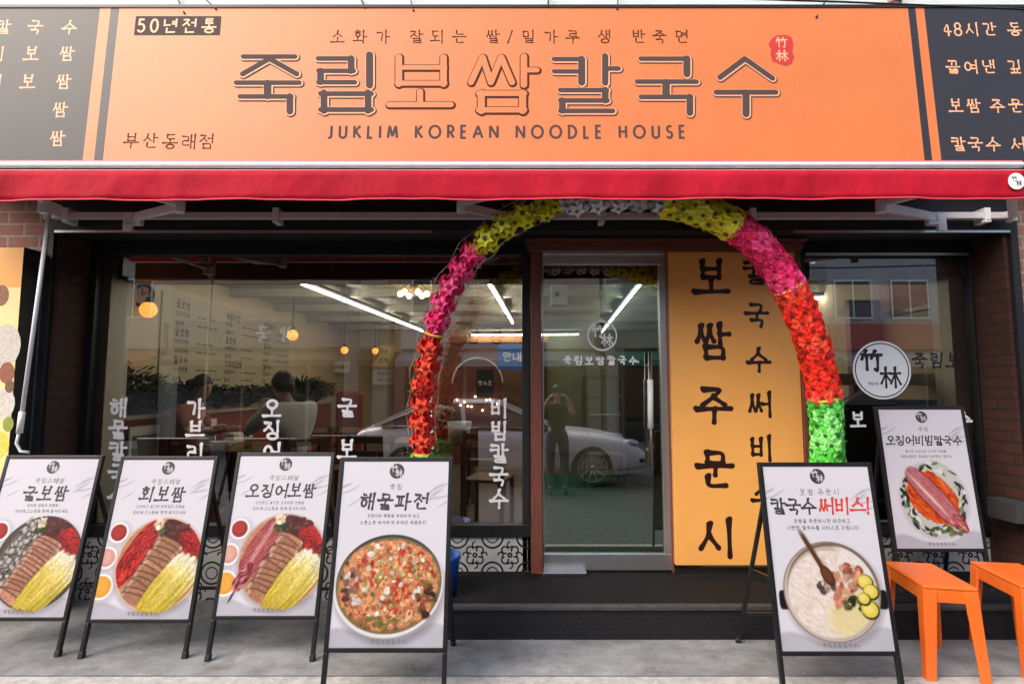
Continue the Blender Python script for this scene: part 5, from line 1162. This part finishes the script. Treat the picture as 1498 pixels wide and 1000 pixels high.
# clock, leaves, lamps
p = at(209, 432, 5.2); mb = MB(M['matt_black']); t_ = [(p.x+.10*math.cos(a), p.y, p.z+.10*math.sin(a)) for a in [2*math.pi*i/24 for i in range(25)]]; mb.tube(t_, .017, 8); mb.use(M['paper']); mb.lathe([(0, 0), (.09, 0)], p, 20, 'y')
mb.use(M['matt_black']); mb.beam(p+Vector((0, -.01, 0)), p+Vector((.05, -.01, .03)), .01, .004); mb.beam(p+Vector((0, -.01, 0)), p+Vector((0, -.01, .07)), .008, .004); mb.tube([p+Vector((0, 0, .11)), (p.x, p.y, ZC+.1)], .006, 6)
simple("wall_clock", "round black rimmed clock above the orange globe lamp at far left", "clock", mb)
for i, (px, py, Y, r, lab) in enumerate(((217, 453, 5.0, .085, "largest orange globe lamp, under the black rimmed clock"), (428, 490, 7.4, .085, "orange globe lamp at the right end of the wall menu"), (504, 512, 9.6, .075, "orange globe lamp in front of the far wall, left of the yellow notice"), (549, 513, 10.6, .07, "small orange globe lamp beside the yellow notice"))):
    p = at(px, py, Y); r *= .86; t = thing("globe_lamp", lab, "lamp", p, "orange globe pendant lamps"); mb = MB(M['globe']); mb.ball(p, r, 18, 12); mb.build("globe", t)
    mb = MB(M['matt_black']); mb.tube([p+Vector((0, 0, r*.9)), (p.x, p.y, ZC+.1)], .006, 6); mb.lathe([(0, 0), (.03, 0), (.025, .05), (0, .05)], p+Vector((0, 0, r*.92)), 10); mb.build("cord", t)
ZL = 2.60
def tube(a, b, lab):
    a, b = Vector(a), Vector(b); t = thing("tube_light", lab, "light", a.lerp(b, .5), "lit ceiling tubes"); n = max(1, round((b-a).length/1.25))
    mb = MB(M['tube']); mb.tube([a, b], .015, 10); mb.build("tube", t)
    mb = MB(M['matt_black']); mb.beam(a+Vector((0, 0, .05)), b+Vector((0, 0, .05)), .05, .04); mb.build("housing", t)
def tz(px, py, z):
    d = ray(px, py); k = (z-EYE)/d.z; return Vector((d.x*k, d.y*k, z))
def ext(a, b, y): return a+(a-b)*((a.y-y)/(b.y-a.y))
ta, tb = tz(447, 417, ZL), tz(618, 484, ZL)
tube(ext(ta, tb, 4.55), tb, "long lit tube slanting over the left window's seats")
ta, tb = tz(716, 416, ZL), tz(750, 472, ZL)
tube(ext(ta, tb, 4.55), tb, "lit tube slanting beside the red wooden door post")
tube(at(690, 490, 11.0), at(846, 489, 11.0), "level lit tube along the far wall behind the arch and door")
tube(tz(945, 405, ZL), tz(880, 486, ZL), "lit tube slanting behind the glass door")
tube(at(1178, 436, 6.3), at(1258, 436, 6.3), "level lit tube in the right window next to the arch")
p = at(605, 424, 6.6); t = thing("chandelier", "small gold chandelier with round bulbs under the ceiling", "chandelier", p); mb = MB(mat("brass", (.35,.2,.06), .35, metal=.8)); gl = MB(M['bulb'])
for k in range(6): a = k*math.pi/3; q = p+Vector((.16*math.cos(a), .16*math.sin(a), -.05)); mb.tube([p+Vector((0, 0, .05)), p+Vector((.09*math.cos(a), .09*math.sin(a), .08)), q+Vector((0, 0, .05))], .009, 6); gl.ball(q, .036, 10, 7)
mb.tube([p, (p.x, p.y, ZC+.1)], .012, 8); mb.lathe([(0, 0), (.06, 0), (.03, .06), (0, .06)], p, 12); mb.build("arms", t); gl.build("bulb", t)
# planter ledge with plants along the left wall
t = thing("planter_ledge", "dark ledge with pale edge running along the left wall under the plants", "ledge", (XI0+.3, 7, FL)); mb = MB(M['booth']); mb.box(XI0+.01, 4.75, FL, XI0+.25, 10.2, 1.22); mb.build("back_panel", t, bevel=.01)
mb = MB(mat("ledge_top", (.42,.36,.26), .6)); mb.box(XI0+.01, 4.75, 1.221, XI0+.28, 10.2, 1.26); mb.build("top", t, bevel=.004); mb = MB(M['booth']); mb.box(XI0+.25, 4.8, FL, XI0+.70, 10.2, .64); mb.build("bench_seat", t, bevel=.02)
def plant(name, lab, c, h, r, n, m1, group=None, spike=False, pot=True, k=1.):
    c = Vector(c); t = thing(name, lab, "plant", c, group); rg = random.Random(int(c.x*100+c.y*10)); lf = MB(); k0 = 0
    if pot: mb = MB(M['matt_black']); mb.lathe([(0, 0), (r*.5, 0), (r*.6, .12), (r*.52, .12), (0, .11)], c, 14); mb.build("pot", t); k0 = .1
    stm = MB(M['wood'])
    for i in range(n):
        a, q = rg.uniform(0, 6.28), math.sqrt(rg.random()); e = c+Vector((r*q*math.cos(a), r*q*math.sin(a), k0+(h-k0)*rg.uniform(.25, 1)*(1-.3*q)))
        lf.use(M['leaf'] if rg.random() < .3 else M['leaf2'])
        d = Vector((math.cos(a), math.sin(a), rg.uniform(-.3, 1.0))).normalized(); l = rg.uniform(.05, .10)*(2.2 if spike else 1); s = d.cross(Vector((rg.uniform(-.5, .5), rg.uniform(-.5, .5), 1))).normalized()*l*(.10 if spike else .24)
        lf.add([e, e+d*l*.45+s, e+d*l, e+d*l*.45-s], [(0, 1, 2, 3)])
        if i % 6 == 0: stm.tube([c+Vector((0, 0, k0)), (c+Vector((0, 0, k0))).lerp(e, .55)+Vector((0, 0, .02)), e], .004, 4)
    lf.build("leaves", t); stm.build("stem", t)
for i, (y, h, r, sp, lab) in enumerate(((4.95, .46, .17, False, "spiky plant at the near end of the ledge behind the left window"), (5.35, .30, .17, False, "leafy plant on the ledge just left of the seated woman"), (5.85, .32, .19, False, "upright plant on the ledge behind the seated woman"), (6.4, .28, .19, False, "low plant on the ledge below the wall menu"), (7.1, .28, .2, False, "low plant on the ledge between the two diners"), (8.0, .34, .22, False, "bushy plant on the ledge behind the seated man"), (8.9, .42, .22, True, "tall plant on the ledge right of the seated man"), (9.6, .40, .22, False, "dark bushy plant at the far end of the ledge"))):
    plant("ledge_plant", lab, (XI0+.18, y, 1.262), h, r*1.3, 600, M['leaf'], "plants on the ledge", sp, False)
# tables, chairs
def table(x0, y0, x1, y1, lab, z=.95):
    t = thing("table", lab, "table", ((x0+x1)/2, (y0+y1)/2, FL), "wooden tables"); mb = MB(M['wood']); mb.box(x0, y0, z-.03, x1, y1, z); mb.build("tabletop", t, bevel=.006)
    for x in (x0+.05, x1-.05):
        for y in (y0+.05, y1-.05): mb = MB(M['matt_black']); mb.box(x-.02, y-.02, FL, x+.02, y+.02, z-.031); mb.build("leg", t)
def chair(x, y, a, lab):
    t = thing("chair", lab, "chair", (0, 0, 0), "wooden chairs"); 
    mb = MB(M['wood']); mb.box(-.2, -.2, .43, .2, .2, .46); mb.build("seat", t, bevel=.01); mb = MB(M['wood'])
    for z in (.58, .70, .82): mb.box(-.19, .185, z, .19, .205, z+.06)
    mb.build("backrest", t, bevel=.005)
    for sx in (-1, 1):
        for sy in (-1, 1): mb = MB(M['wood']); mb.box(sx*.18-.018, sy*.18-.018, 0, sx*.18+.018, sy*.18+.018, .90 if sy > 0 else .43); mb.build("leg", t)
    t.location = (x, y, FL); t.rotation_euler = (0, 0, a)
table(-2.88, 4.85, -2.25, 5.75, "wooden table between the two seated diners"); table(-2.75, 6.9, -2.0, 7.8, "wooden table behind the diners"); table(-1.25, 5.6, -.45, 6.3, "wooden table under the flower pot behind the arch"); table(-1.5, 7.6, -.6, 8.3, "wooden table far behind the arch")
chair(-1.86, 4.72, -R(125), "wooden chair under the man in the white shirt"); chair(-1.75, 6.0, R(95), "empty wooden chair behind the 굴보쌈 window lettering"); chair(-.22, 5.3, R(165), "wooden chair near the window beside the door post"); chair(-.3, 6.5, -R(80), "wooden chair at the far side of the flower pot table"); chair(-1.2, 5.0, R(175), "dark wooden chair back to the window left of the arch")
# things on the tables
p = (-2.62, 5.0, .951); mb = MB(M['paper']); mb.lathe([(0, 0), (.06, 0), (.10, .07), (.094, .07), (.05, .01), (0, .01)], p, 20); simple("bowl", "white bowl on the table in front of the seated woman", "bowl", mb)
mb = MB(M['steel']); mb.lathe([(0, 0), (.036, 0), (.04, .17), (.034, .17), (.03, .02), (0, .02)], (-2.42, 5.08, .951), 18); simple("steel_cup", "tall steel cup on the table between the diners", "cup", mb)
mb = MB(M['paper_y']); mb.lathe([(0, 0), (.045, 0), (.045, .10), (.04, .10), (.04, .01), (0, .01)], (-2.32, 5.5, .951), 16); simple("cup", "small pale cup near the man's elbow", "cup", mb)
mb = MB(M['paper']); mb.box(-2.86, 5.45, .951, -2.74, 5.7, 1.05); simple("napkin_box", "white napkin box on the diners' table", "box", mb, bevel=.01)
for i, (x, y) in enumerate(((-3.33, 5.0), (-3.33, 6.0))):
    t = thing("sign_frame", ("framed grey notice leaning on the bench left of the woman", "framed grey notice leaning on the bench right of the woman")[i], "sign", (x, y, .9)); mb = MB(M['paper']); mb.box(x, y-.2, .86, x+.012, y+.2, 1.16); mb.build("frame", t); mb = MB(mat("grey_print", (.18,.18,.19), .5, var=.3, vscale=50)); mb.box(x+.0125, y-.17, .88, x+.014, y+.17, 1.08); mb.build("print", t)
plant("potted_flowers", "white flower pot on the table behind the right side of the arch", (-.75, 5.9, .951), .34, .13, 90, M['leaf'], pot=True)
mb = MB(M['paper']); rg = random.Random(6)
for _ in range(40): a = rg.uniform(0, 6.28); q = rg.uniform(.02, .14); mb.ball((-.75+q*math.cos(a), 5.9+q*math.sin(a), .951+rg.uniform(.2, .36)), .017, 6, 4)
mb.lathe([(0, 0), (.10, 0), (.13, .2), (.12, .2), (0, .18)], (-.55, 5.75, .951), 16); simple("white_bouquet", "bouquet of white flowers beside the flower pot", "flowers", mb)
# arched niche, notices and fittings on the far wall
a0, a1 = at(662, 545, 9.5), at(735, 545, 9.5); xm = (a0.x+a1.x)/2; hw = (a1.x-a0.x)/2; zc_ = at(700, 560, 9.5).z
t = thing("arched_partition", "dark brown arched partition with fairy lights behind the arch", "partition", (xm, 9.5, FL)); mb = MB(M['wood_red']); arc_ = [(xm+hw*math.cos(math.pi*i/20), 9.5, zc_+hw*math.sin(math.pi*i/20)) for i in range(21)]
mb.prism([(xm+hw, 9.5, FL)]+arc_+[(xm-hw, 9.5, FL)], (0, .08, 0)); mb.build("panel", t); mb = MB(M['alu_white']); mb.tube([(p[0], 9.48, p[2]) for p in arc_], .018, 6); mb.build("trim", t)
mb = MB(M['bulb']); rg = random.Random(3)
for k in range(12): mb.ball((xm-hw*.8+k*hw*1.6/11, 9.44, at(700, 590+rg.uniform(-12, 14), 9.5).z), .017, 8, 5)
mb.build("fairy_light", t)
def wallprint(px0, py0, px1, py1, Y, m, lab, name="wall_poster", txt=None):
    a, b = at(px0, py1, Y), at(px1, py0, Y); t = thing(name, lab, "poster", ((a.x+b.x)/2, Y, a.z)); mb = MB(m); mb.box(a.x, Y, a.z, b.x, Y+.015, b.z); mb.build("sheet", t); f = Fr((a.x, Y-.001, a.z), (1, 0, 0), (0, 0, 1)); w_, h = b.x-a.x, b.z-a.z
    if txt:
        mb = MB(txt[1])
        for i, s in enumerate(txt[0]): text(mb, f, s, w_*.5, h*(1-(i+.7)/(len(txt[0])+.4)), min(h/(len(txt[0])+.5)*.55, w_*.8/len(s)), .13, 'block', track=1.05)
        mb.build("lettering", t)
wallprint(728, 503, 770, 540, 8.6, mat("blue_print", (.02,.14,.52), .5), "bright blue poster beside the red door post", txt=(["안내"], M['white_vinyl']))
wallprint(545, 505, 578, 536, 11.0, M['paper_y'], "yellow notice on the far wall", txt=(["국수", "보쌈"], M['ink'])); wallprint(480, 528, 512, 545, 11.1, M['paper'], "small white notice on the far wall left of the yellow notice", txt=(["원산지표시"], M['ink'])); wallprint(545, 540, 578, 562, 11.1, M['paper'], "white notice under the yellow notice", txt=(["영업시간", "주차안내"], M['ink']))
wallprint(697, 540, 722, 580, 9.2, M['matt_black'], "black chalkboard notice right of the arched partition", txt=(["맛수오"], M['white_vinyl']))
mb = MB(M['wood']); a, b = at(640, 530, 11.3), at(800, 495, 11.3); mb.box(a.x, 11.2, FL, b.x, 11.39, b.z-.1); mb.use(mat("warm_pelmet", (.4,.18,.05), .5)); mb.box(a.x, 11.1, b.z-.1, b.x, 11.39, b.z+.02); simple("wall_cabinet", "brown cabinet with warm pelmet along the far wall under the level tube", "cabinet", mb, bevel=.01)
a, b = at(505, 640, 8.8), at(545, 520, 8.8); mb = MB(M['booth']); mb.box(at(490, 600, 8.8).x, 8.8, FL, at(530, 600, 8.8).x, 8.9, 1.45); simple("booth_divider", "reddish brown booth divider behind the 굴보쌈 window lettering", "divider", mb, bevel=.05)
mb = MB(M['wood']); mb.box(at(575, 600, 10.5).x, 10.5, FL, at(598, 600, 10.5).x, 10.9, 2.2); simple("wooden_column", "dark wooden column left of the arch deep inside", "column", mb)
# door area: green mat, shelf, air conditioner
mb = MB(M['mat_green']); mb.box(xd0-.1, YG+.08, FL+.001, xd1+.25, 8.2, FL+.02); simple("door_mat", "green loop mat on the floor behind the glass door", "mat", mb)
t = thing("metal_shelf", "grey metal shelf rack behind the glass door", "shelf", (at(880, 600, 7.4).x, 7.4, FL)); a, b = at(857, 610, 7.4), at(906, 548, 7.4)
for i in range(6): mb = MB(M['alu']); z = FL+.15+i*(b.z-FL-.2)/5; mb.box(a.x, 7.2, z, b.x, 7.6, z+.03); mb.build("shelf", t)
for x in (a.x, b.x):
    for y in (7.2, 7.6): mb = MB(M['alu']); mb.box(x-.015, y-.015, FL, x+.015, y+.015, b.z); mb.build("post", t)
mb = MB(mat("ac_white", (.6,.62,.6), .5)); a, b = at(806, 446, 6.5), at(830, 416, 6.5); mb.box(a.x, 6.5, a.z, b.x, 6.65, b.z); mb.use(M['matt_black']); mb.box(a.x+.05, 6.49, a.z+.1, a.x+.10, 6.5, a.z+.16); simple("wall_unit", "small white unit high up behind the glass door", "appliance", mb, bevel=.01)
mb = MB(mat("dark_cabinet", (.06,.05,.04), .5, var=.2)); mb.box(at(915, 600, 8.3).x, 8.3, FL, at(965, 600, 8.3).x, 8.8, 2.1); simple("dark_cupboard", "dark cupboard deep behind the door handle", "cupboard", mb, bevel=.01)
# right window: cabinet, pelmet, counter
mb = MB(M['wood_red']); a, b = at(1250, 600, 5.3), at(1326, 600, 5.3); mb.box(a.x, 5.3, FL, XI1-.001, 5.38, 2.36); simple("wooden_partition", "dark red wooden partition behind the round window sticker", "partition", mb, bevel=.01)
mb = MB(mat("orange_wood", (.42,.15,.04), .5, var=.15)); mb.box(XI1-.03, YG+.3, 2.22, XI1-.002, 5.29, 2.52); mb.use(M['wood_red']); mb.box(XI1-.05, YG+.3, 2.18, XI1-.002, 5.29, 2.219); simple("pelmet_board", "orange wooden pelmet over the cream wall in the right window", "pelmet", mb)
t = thing("counter", "dark counter with pale top slab behind the right window", "counter", (2.9, 4.5, FL)); mb = MB(M['bulkhead']); a, b = at(1190, 600, 4.5), at(1400, 600, 4.5); mb.box(a.x, 4.5, FL, b.x, 4.9, 1.40); mb.build("front", t)
mb = MB(mat("counter_top", (.82,.82,.80), .4)); za = at(1300, 563, 4.4).z; zb_ = at(1300, 546, 4.4).z; mb.box(a.x, 4.40, za, at(1381, 555, 4.4).x, 4.9, zb_); mb.build("top", t, bevel=.006)
mb = MB(M['alu']); mb.tube([at(1262, 570, 4.36), at(1232, 590, 4.36), at(1236, 600, 4.36)], .02, 8); mb.build("rail", t)
a, b = at(1216, 520, 7.2), at(1246, 462, 7.2); mb = MB(mat("fridge_white", (.5,.52,.46), .4)); mb.box(a.x, 7.2, FL, b.x, 7.8, b.z); mb.use(M['alu']); mb.box(b.x-.03, 7.17, 1.2, b.x-.015, 7.199, 1.7); simple("fridge", "pale fridge deep inside the right window beside the arch", "fridge", mb, bevel=.02)

# ------------------------------------------------------------------ across the street, seen in the glass
person("photographer in black top and grey jeans reflected in the glass door", (.70, -.55, .77), (0, 1, 0), dict(hr=(.0, .10, -.03), hl=(0, -.10, -.03), kr=(.02, .11, -.40), kl=(.02, -.11, -.40), ar=(0, .11, -.81), al=(0, -.11, -.81), tr=(.12, .12, -.85), tl=(.12, -.12, -.85), shr=(0, .17, .45), shl=(0, -.17, .45), elr=(.20, .25, .34), wrr=(.28, .14, .58), ell=(.20, -.25, .34), wrl=(.28, -.14, .58), hdr=(.1, -.7, .6), hdl=(.1, .7, .6)), M['matt_black'], M['denim'], .5, long_=.10)
mb = MB(M['matt_black']); mb.box(.61, -.25, 1.42, .79, -.24, 1.51); simple("phone", "black phone held up by the photographer", "phone", mb, bevel=.003)
def car(cx, y1, L, lab, paint, z0=-.12):
    y0 = y1-1.8; t = thing("parked_car", lab, "car", (cx, (y0+y1)/2, z0)); ym = (y0+y1)/2
    prof = [(-.5, .34, .62), (-.49, .26, .86), (-.46, .22, .98), (-.33, .2, 1.04), (-.2, .2, .98), (.0, .2, .97), (.2, .2, .95), (.32, .2, .90), (.42, .21, .82), (.475, .24, .70), (.5, .30, .56)]
    mb = MB(paint); n = 12; vs = []
    for xf, zl, zh in prof:
        e = abs(xf)*2; hw = .9*(1-.22*max(0, e-.8)/.2*1.0)
        for j in range(n):
            a = 2*math.pi*j/n+math.pi/n; ca, sa = math.cos(a), math.sin(a); k = lambda q: math.copysign(abs(q)**.35, q)
            vs.append((cx+xf*L, ym+hw*k(ca), z0+(zl+zh)/2+(zh-zl)/2*k(sa)))
    fs = [(i*n+j, i*n+(j+1) % n, (i+1)*n+(j+1) % n, (i+1)*n+j) for i in range(len(prof)-1) for j in range(n)]+[tuple(range(n)), tuple(range((len(prof)-1)*n, len(prof)*n))[::-1]]
    mb.smooth = True; mb.add(vs, fs); mb.smooth = False; b = mb.build("body", t); b.modifiers.new("sub", 'SUBSURF').render_levels = 2
    def cab(m, ins, zt, zb_, nm, x0, x1, x2, x3):
        mb = MB(m); q = [(x0, zb_), (x1, zt), (x2, zt+.01), (x3, zb_-.06)]
        lo = [(cx+x*L, ym-.80+ins+(0 if z < zt-.02 else .16), z0+z) for x, z in q]; hi = [(cx+x*L, ym+.80-ins-(0 if z < zt-.02 else .16), z0+z) for x, z in q]
        mb.add(lo+hi, [(0, 1, 2, 3), (7, 6, 5, 4)]+[(i, (i+1) % 4, 4+(i+1) % 4, 4+i) for i in range(4)][0:3]); o = mb.build(nm, t, bevel=.05, seg=3); bm_ = bmesh.new(); bm_.from_mesh(o.data); bmesh.ops.recalc_face_normals(bm_, faces=bm_.faces); bm_.to_mesh(o.data); bm_.free(); return o
    cab(M['car_glass'], .0, 1.36, 1.0, "window", -.40, -.24, .0, .20)
    mb = MB(paint); mb.hexa([(cx-.25*L, ym-.66, z0+1.355), (cx+.01*L, ym-.66, z0+1.365), (cx+.01*L, ym+.66, z0+1.365), (cx-.25*L, ym+.66, z0+1.355)], [(cx-.23*L, ym-.6, z0+1.41), (cx-.01*L, ym-.6, z0+1.42), (cx-.01*L, ym+.6, z0+1.42), (cx-.23*L, ym+.6, z0+1.41)]); mb.build("roof", t, bevel=.02)
    mb = MB(paint)
    for s in (-1, 1):
        for (xa, za, xb_, zb2) in ((-.25, 1.38, -.41, .99), (.0, 1.38, .2, .95), (-.12, 1.38, -.11, .98)): mb.beam((cx+xa*L, ym+s*.67, z0+za), (cx+xb_*L, ym+s*.815, z0+zb2), .06, .05)
    mb.build("pillar", t)
    for xf in (-.30, .315):
        for s in (-1, 1):
            c = (cx+xf*L, ym+s*.80, z0+.335); mb = MB(M['matt_black']); sg_ = -s
            mb.lathe([(.2, -.11), (.31, -.11), (.335, -.07), (.335, .07), (.31, .11), (.2, .11)], c, 28, 'y'); w_ = mb.build("wheel", t)
            mb = MB(M['matt_black']); mb.lathe([(0, .0), (.40, .0)], (c[0], c[1]-s*.02, c[2]+.03), 24, 'y'); mb.build("wheel_arch", t)
            mb = MB(M['alu'])
            for k in range(10): a = k*math.pi/5; mb.beam((c[0]+.05*math.cos(a), c[1]+s*.105, c[2]+.05*math.sin(a)), (c[0]+.23*math.cos(a), c[1]+s*.10, c[2]+.23*math.sin(a)), .022, .03, (0, 1, 0))
            mb.tube([(c[0]+.235*math.cos(a), c[1]+s*.10, c[2]+.235*math.sin(a)) for a in [math.pi*i/14 for i in range(29)]], .014, 6); mb.ball((c[0], c[1]+s*.10, c[2]), .045, 10, 6); mb.build("rim", w_)
    for s in (-1, 1):
        mb = MB(M['steel']); mb.ball((cx+.45*L, ym+s*.66, z0+.70), (.16, .10, .07), 14, 8); mb.build("headlight", t)
        mb = MB(M['matt_black']); mb.ball((cx+.485*L, ym+s*.58, z0+.42), (.09, .18, .06), 12, 6); mb.build("air_intake", t)
        mb = MB(paint); mb.ball((cx+.13*L, ym+s*1.0, z0+1.02), (.07, .11, .06), 12, 8); mb.build("mirror", t)
        mb = MB(M['steel']); mb.tube([(cx-.42*L, ym+s*.812, z0+.995), (cx+.19*L, ym+s*.822, z0+.955)], .012, 6); mb.box(cx-.17*L, ym+s*.895, z0+.80, cx-.12*L, ym+s*.925, z0+.825); mb.build("door_trim", t)
M['car_glass'] = mat("car_glass", (.012,.013,.014), .05, spec=.8)
car(-.25, -1.0, 4.95, "white saloon car parked across the street, reflected in the door and window", mat("white_car_paint", (.84,.85,.86), .25, coat=.5))
FA_ = [(-16, -9.2, 9.4, 5.4, (.54,.48,.38), "cream shop building across the street at the left"), (-9.1, -3.3, 9.0, 4.6, (.50,.44,.34), "beige shop building with grey brown sign across the street"), (-3.2, 2.4, 9.4, 5.4, (.50,.36,.28), "brick shop building across the street in the middle"), (2.5, 8.4, 9.0, 4.7, (.40,.38,.35), "pale shop building across the street on the right"), (8.5, 17, 9.6, 5.6, (.52,.50,.47), "grey brown building across the street at the far right")]
for i, (x0, x1, D, H, c, lab) in enumerate(FA_):
    yb = 3.6-D-1.0; t = thing("street_building", lab, "building", ((x0+x1)/2, yb, 0), "buildings across the street"); mb = MB(mat("street_wall", c, .8, var=.12, vscale=1.5)); mb.box(x0, yb-6, -.12, x1, yb, H); mb.box(x0-.0, yb, H-.35, x1, yb+.12, H+.1); mb.build("wall", t)
    n = int((x1-x0)/1.6) if i in (0, 4) else (2 if i == 2 else 0)
    for k in range(n):
        for z in [3.45]:
            wx = x0+.5+k*(x1-x0-.6)/n; mb = MB(M['alu']); mb.box(wx-.05, yb+.001, z-.05, wx+1.0, yb+.06, z+1.05); o = mb.build("window", t); mb = MB(M['car_glass']); mb.box(wx, yb+.061, z, wx+.45, yb+.07, z+1.0); mb.box(wx+.5, yb+.061, z, wx+.95, yb+.07, z+1.0); mb.build("glazing", o)
    mb = MB(M['car_glass']); 
    for k in range(3): q = (x1-x0-.6)/3; mb.box(x0+.3+k*q, yb+.002, .1, x0+.2+(k+1)*q, yb+.05, 2.4)
    mb.build("shopfront", t)
    mb = MB(mat("street_sign", [(.5,.45,.4), (.30,.27,.24), (.55,.5,.45), (.16,.20,.17), (.5,.1,.08)][i], .5)); mb.box(x0+.2, yb+.001, 2.55, x1-.2, yb+.22, 3.25); o = mb.build("sign", t)
    mb = MB(M['white_vinyl'] if i in (1, 3, 4) else M['ink']); 
    f = Fr(((x0+x1)/2, yb+.2205, 2.9), (-1, 0, 0), (0, 0, 1)); text(mb, f, ["분식", "약국", "부동산", "세탁소", "미용실"][i], 0, 0, .42, .14, 'block', track=1.5); mb.build("lettering", o)
    mb = MB(mat("street_canopy", [(.3,.05,.04), (.16,.10,.06), (.4,.38,.35), (.05,.2,.12), (.3,.3,.3)][i], .7)); mb.prism([(x0+.2, yb+.05, 2.5), (x0+.2, yb+.9, 2.2), (x0+.2, yb+.9, 2.05), (x0+.2, yb+.05, 2.35)], (x1-x0-.4, 0, 0)); mb.build("canopy", t)
t = thing("utility_pole", "grey concrete utility pole with wires across the street", "pole", (-3.6, -4.2, 0)); mb = MB(mat("pole_concrete", (.33,.32,.30), .8)); mb.tube([(-3.6, -4.2, -.12), (-3.6, -4.2, 8.5)], [.17, .12], 14); mb.build("pole", t)
mb = MB(M['black'])
for k in range(6):
    z = 4.6+.32*k; mb.tube([(-3.6+s*x, -4.1+.05*k, z+.0035*(x*x)-.10*x*(.5 if x < 6 else .3)) for s in (-1,) for x in [0, 2, 4, 6, 9, 13]][::-1]+[(-3.6+x, -4.1+.05*k, z-.08*x+.004*x*x) for x in (2, 4, 7, 11, 16)], .018, 5)
mb.build("wires", t)
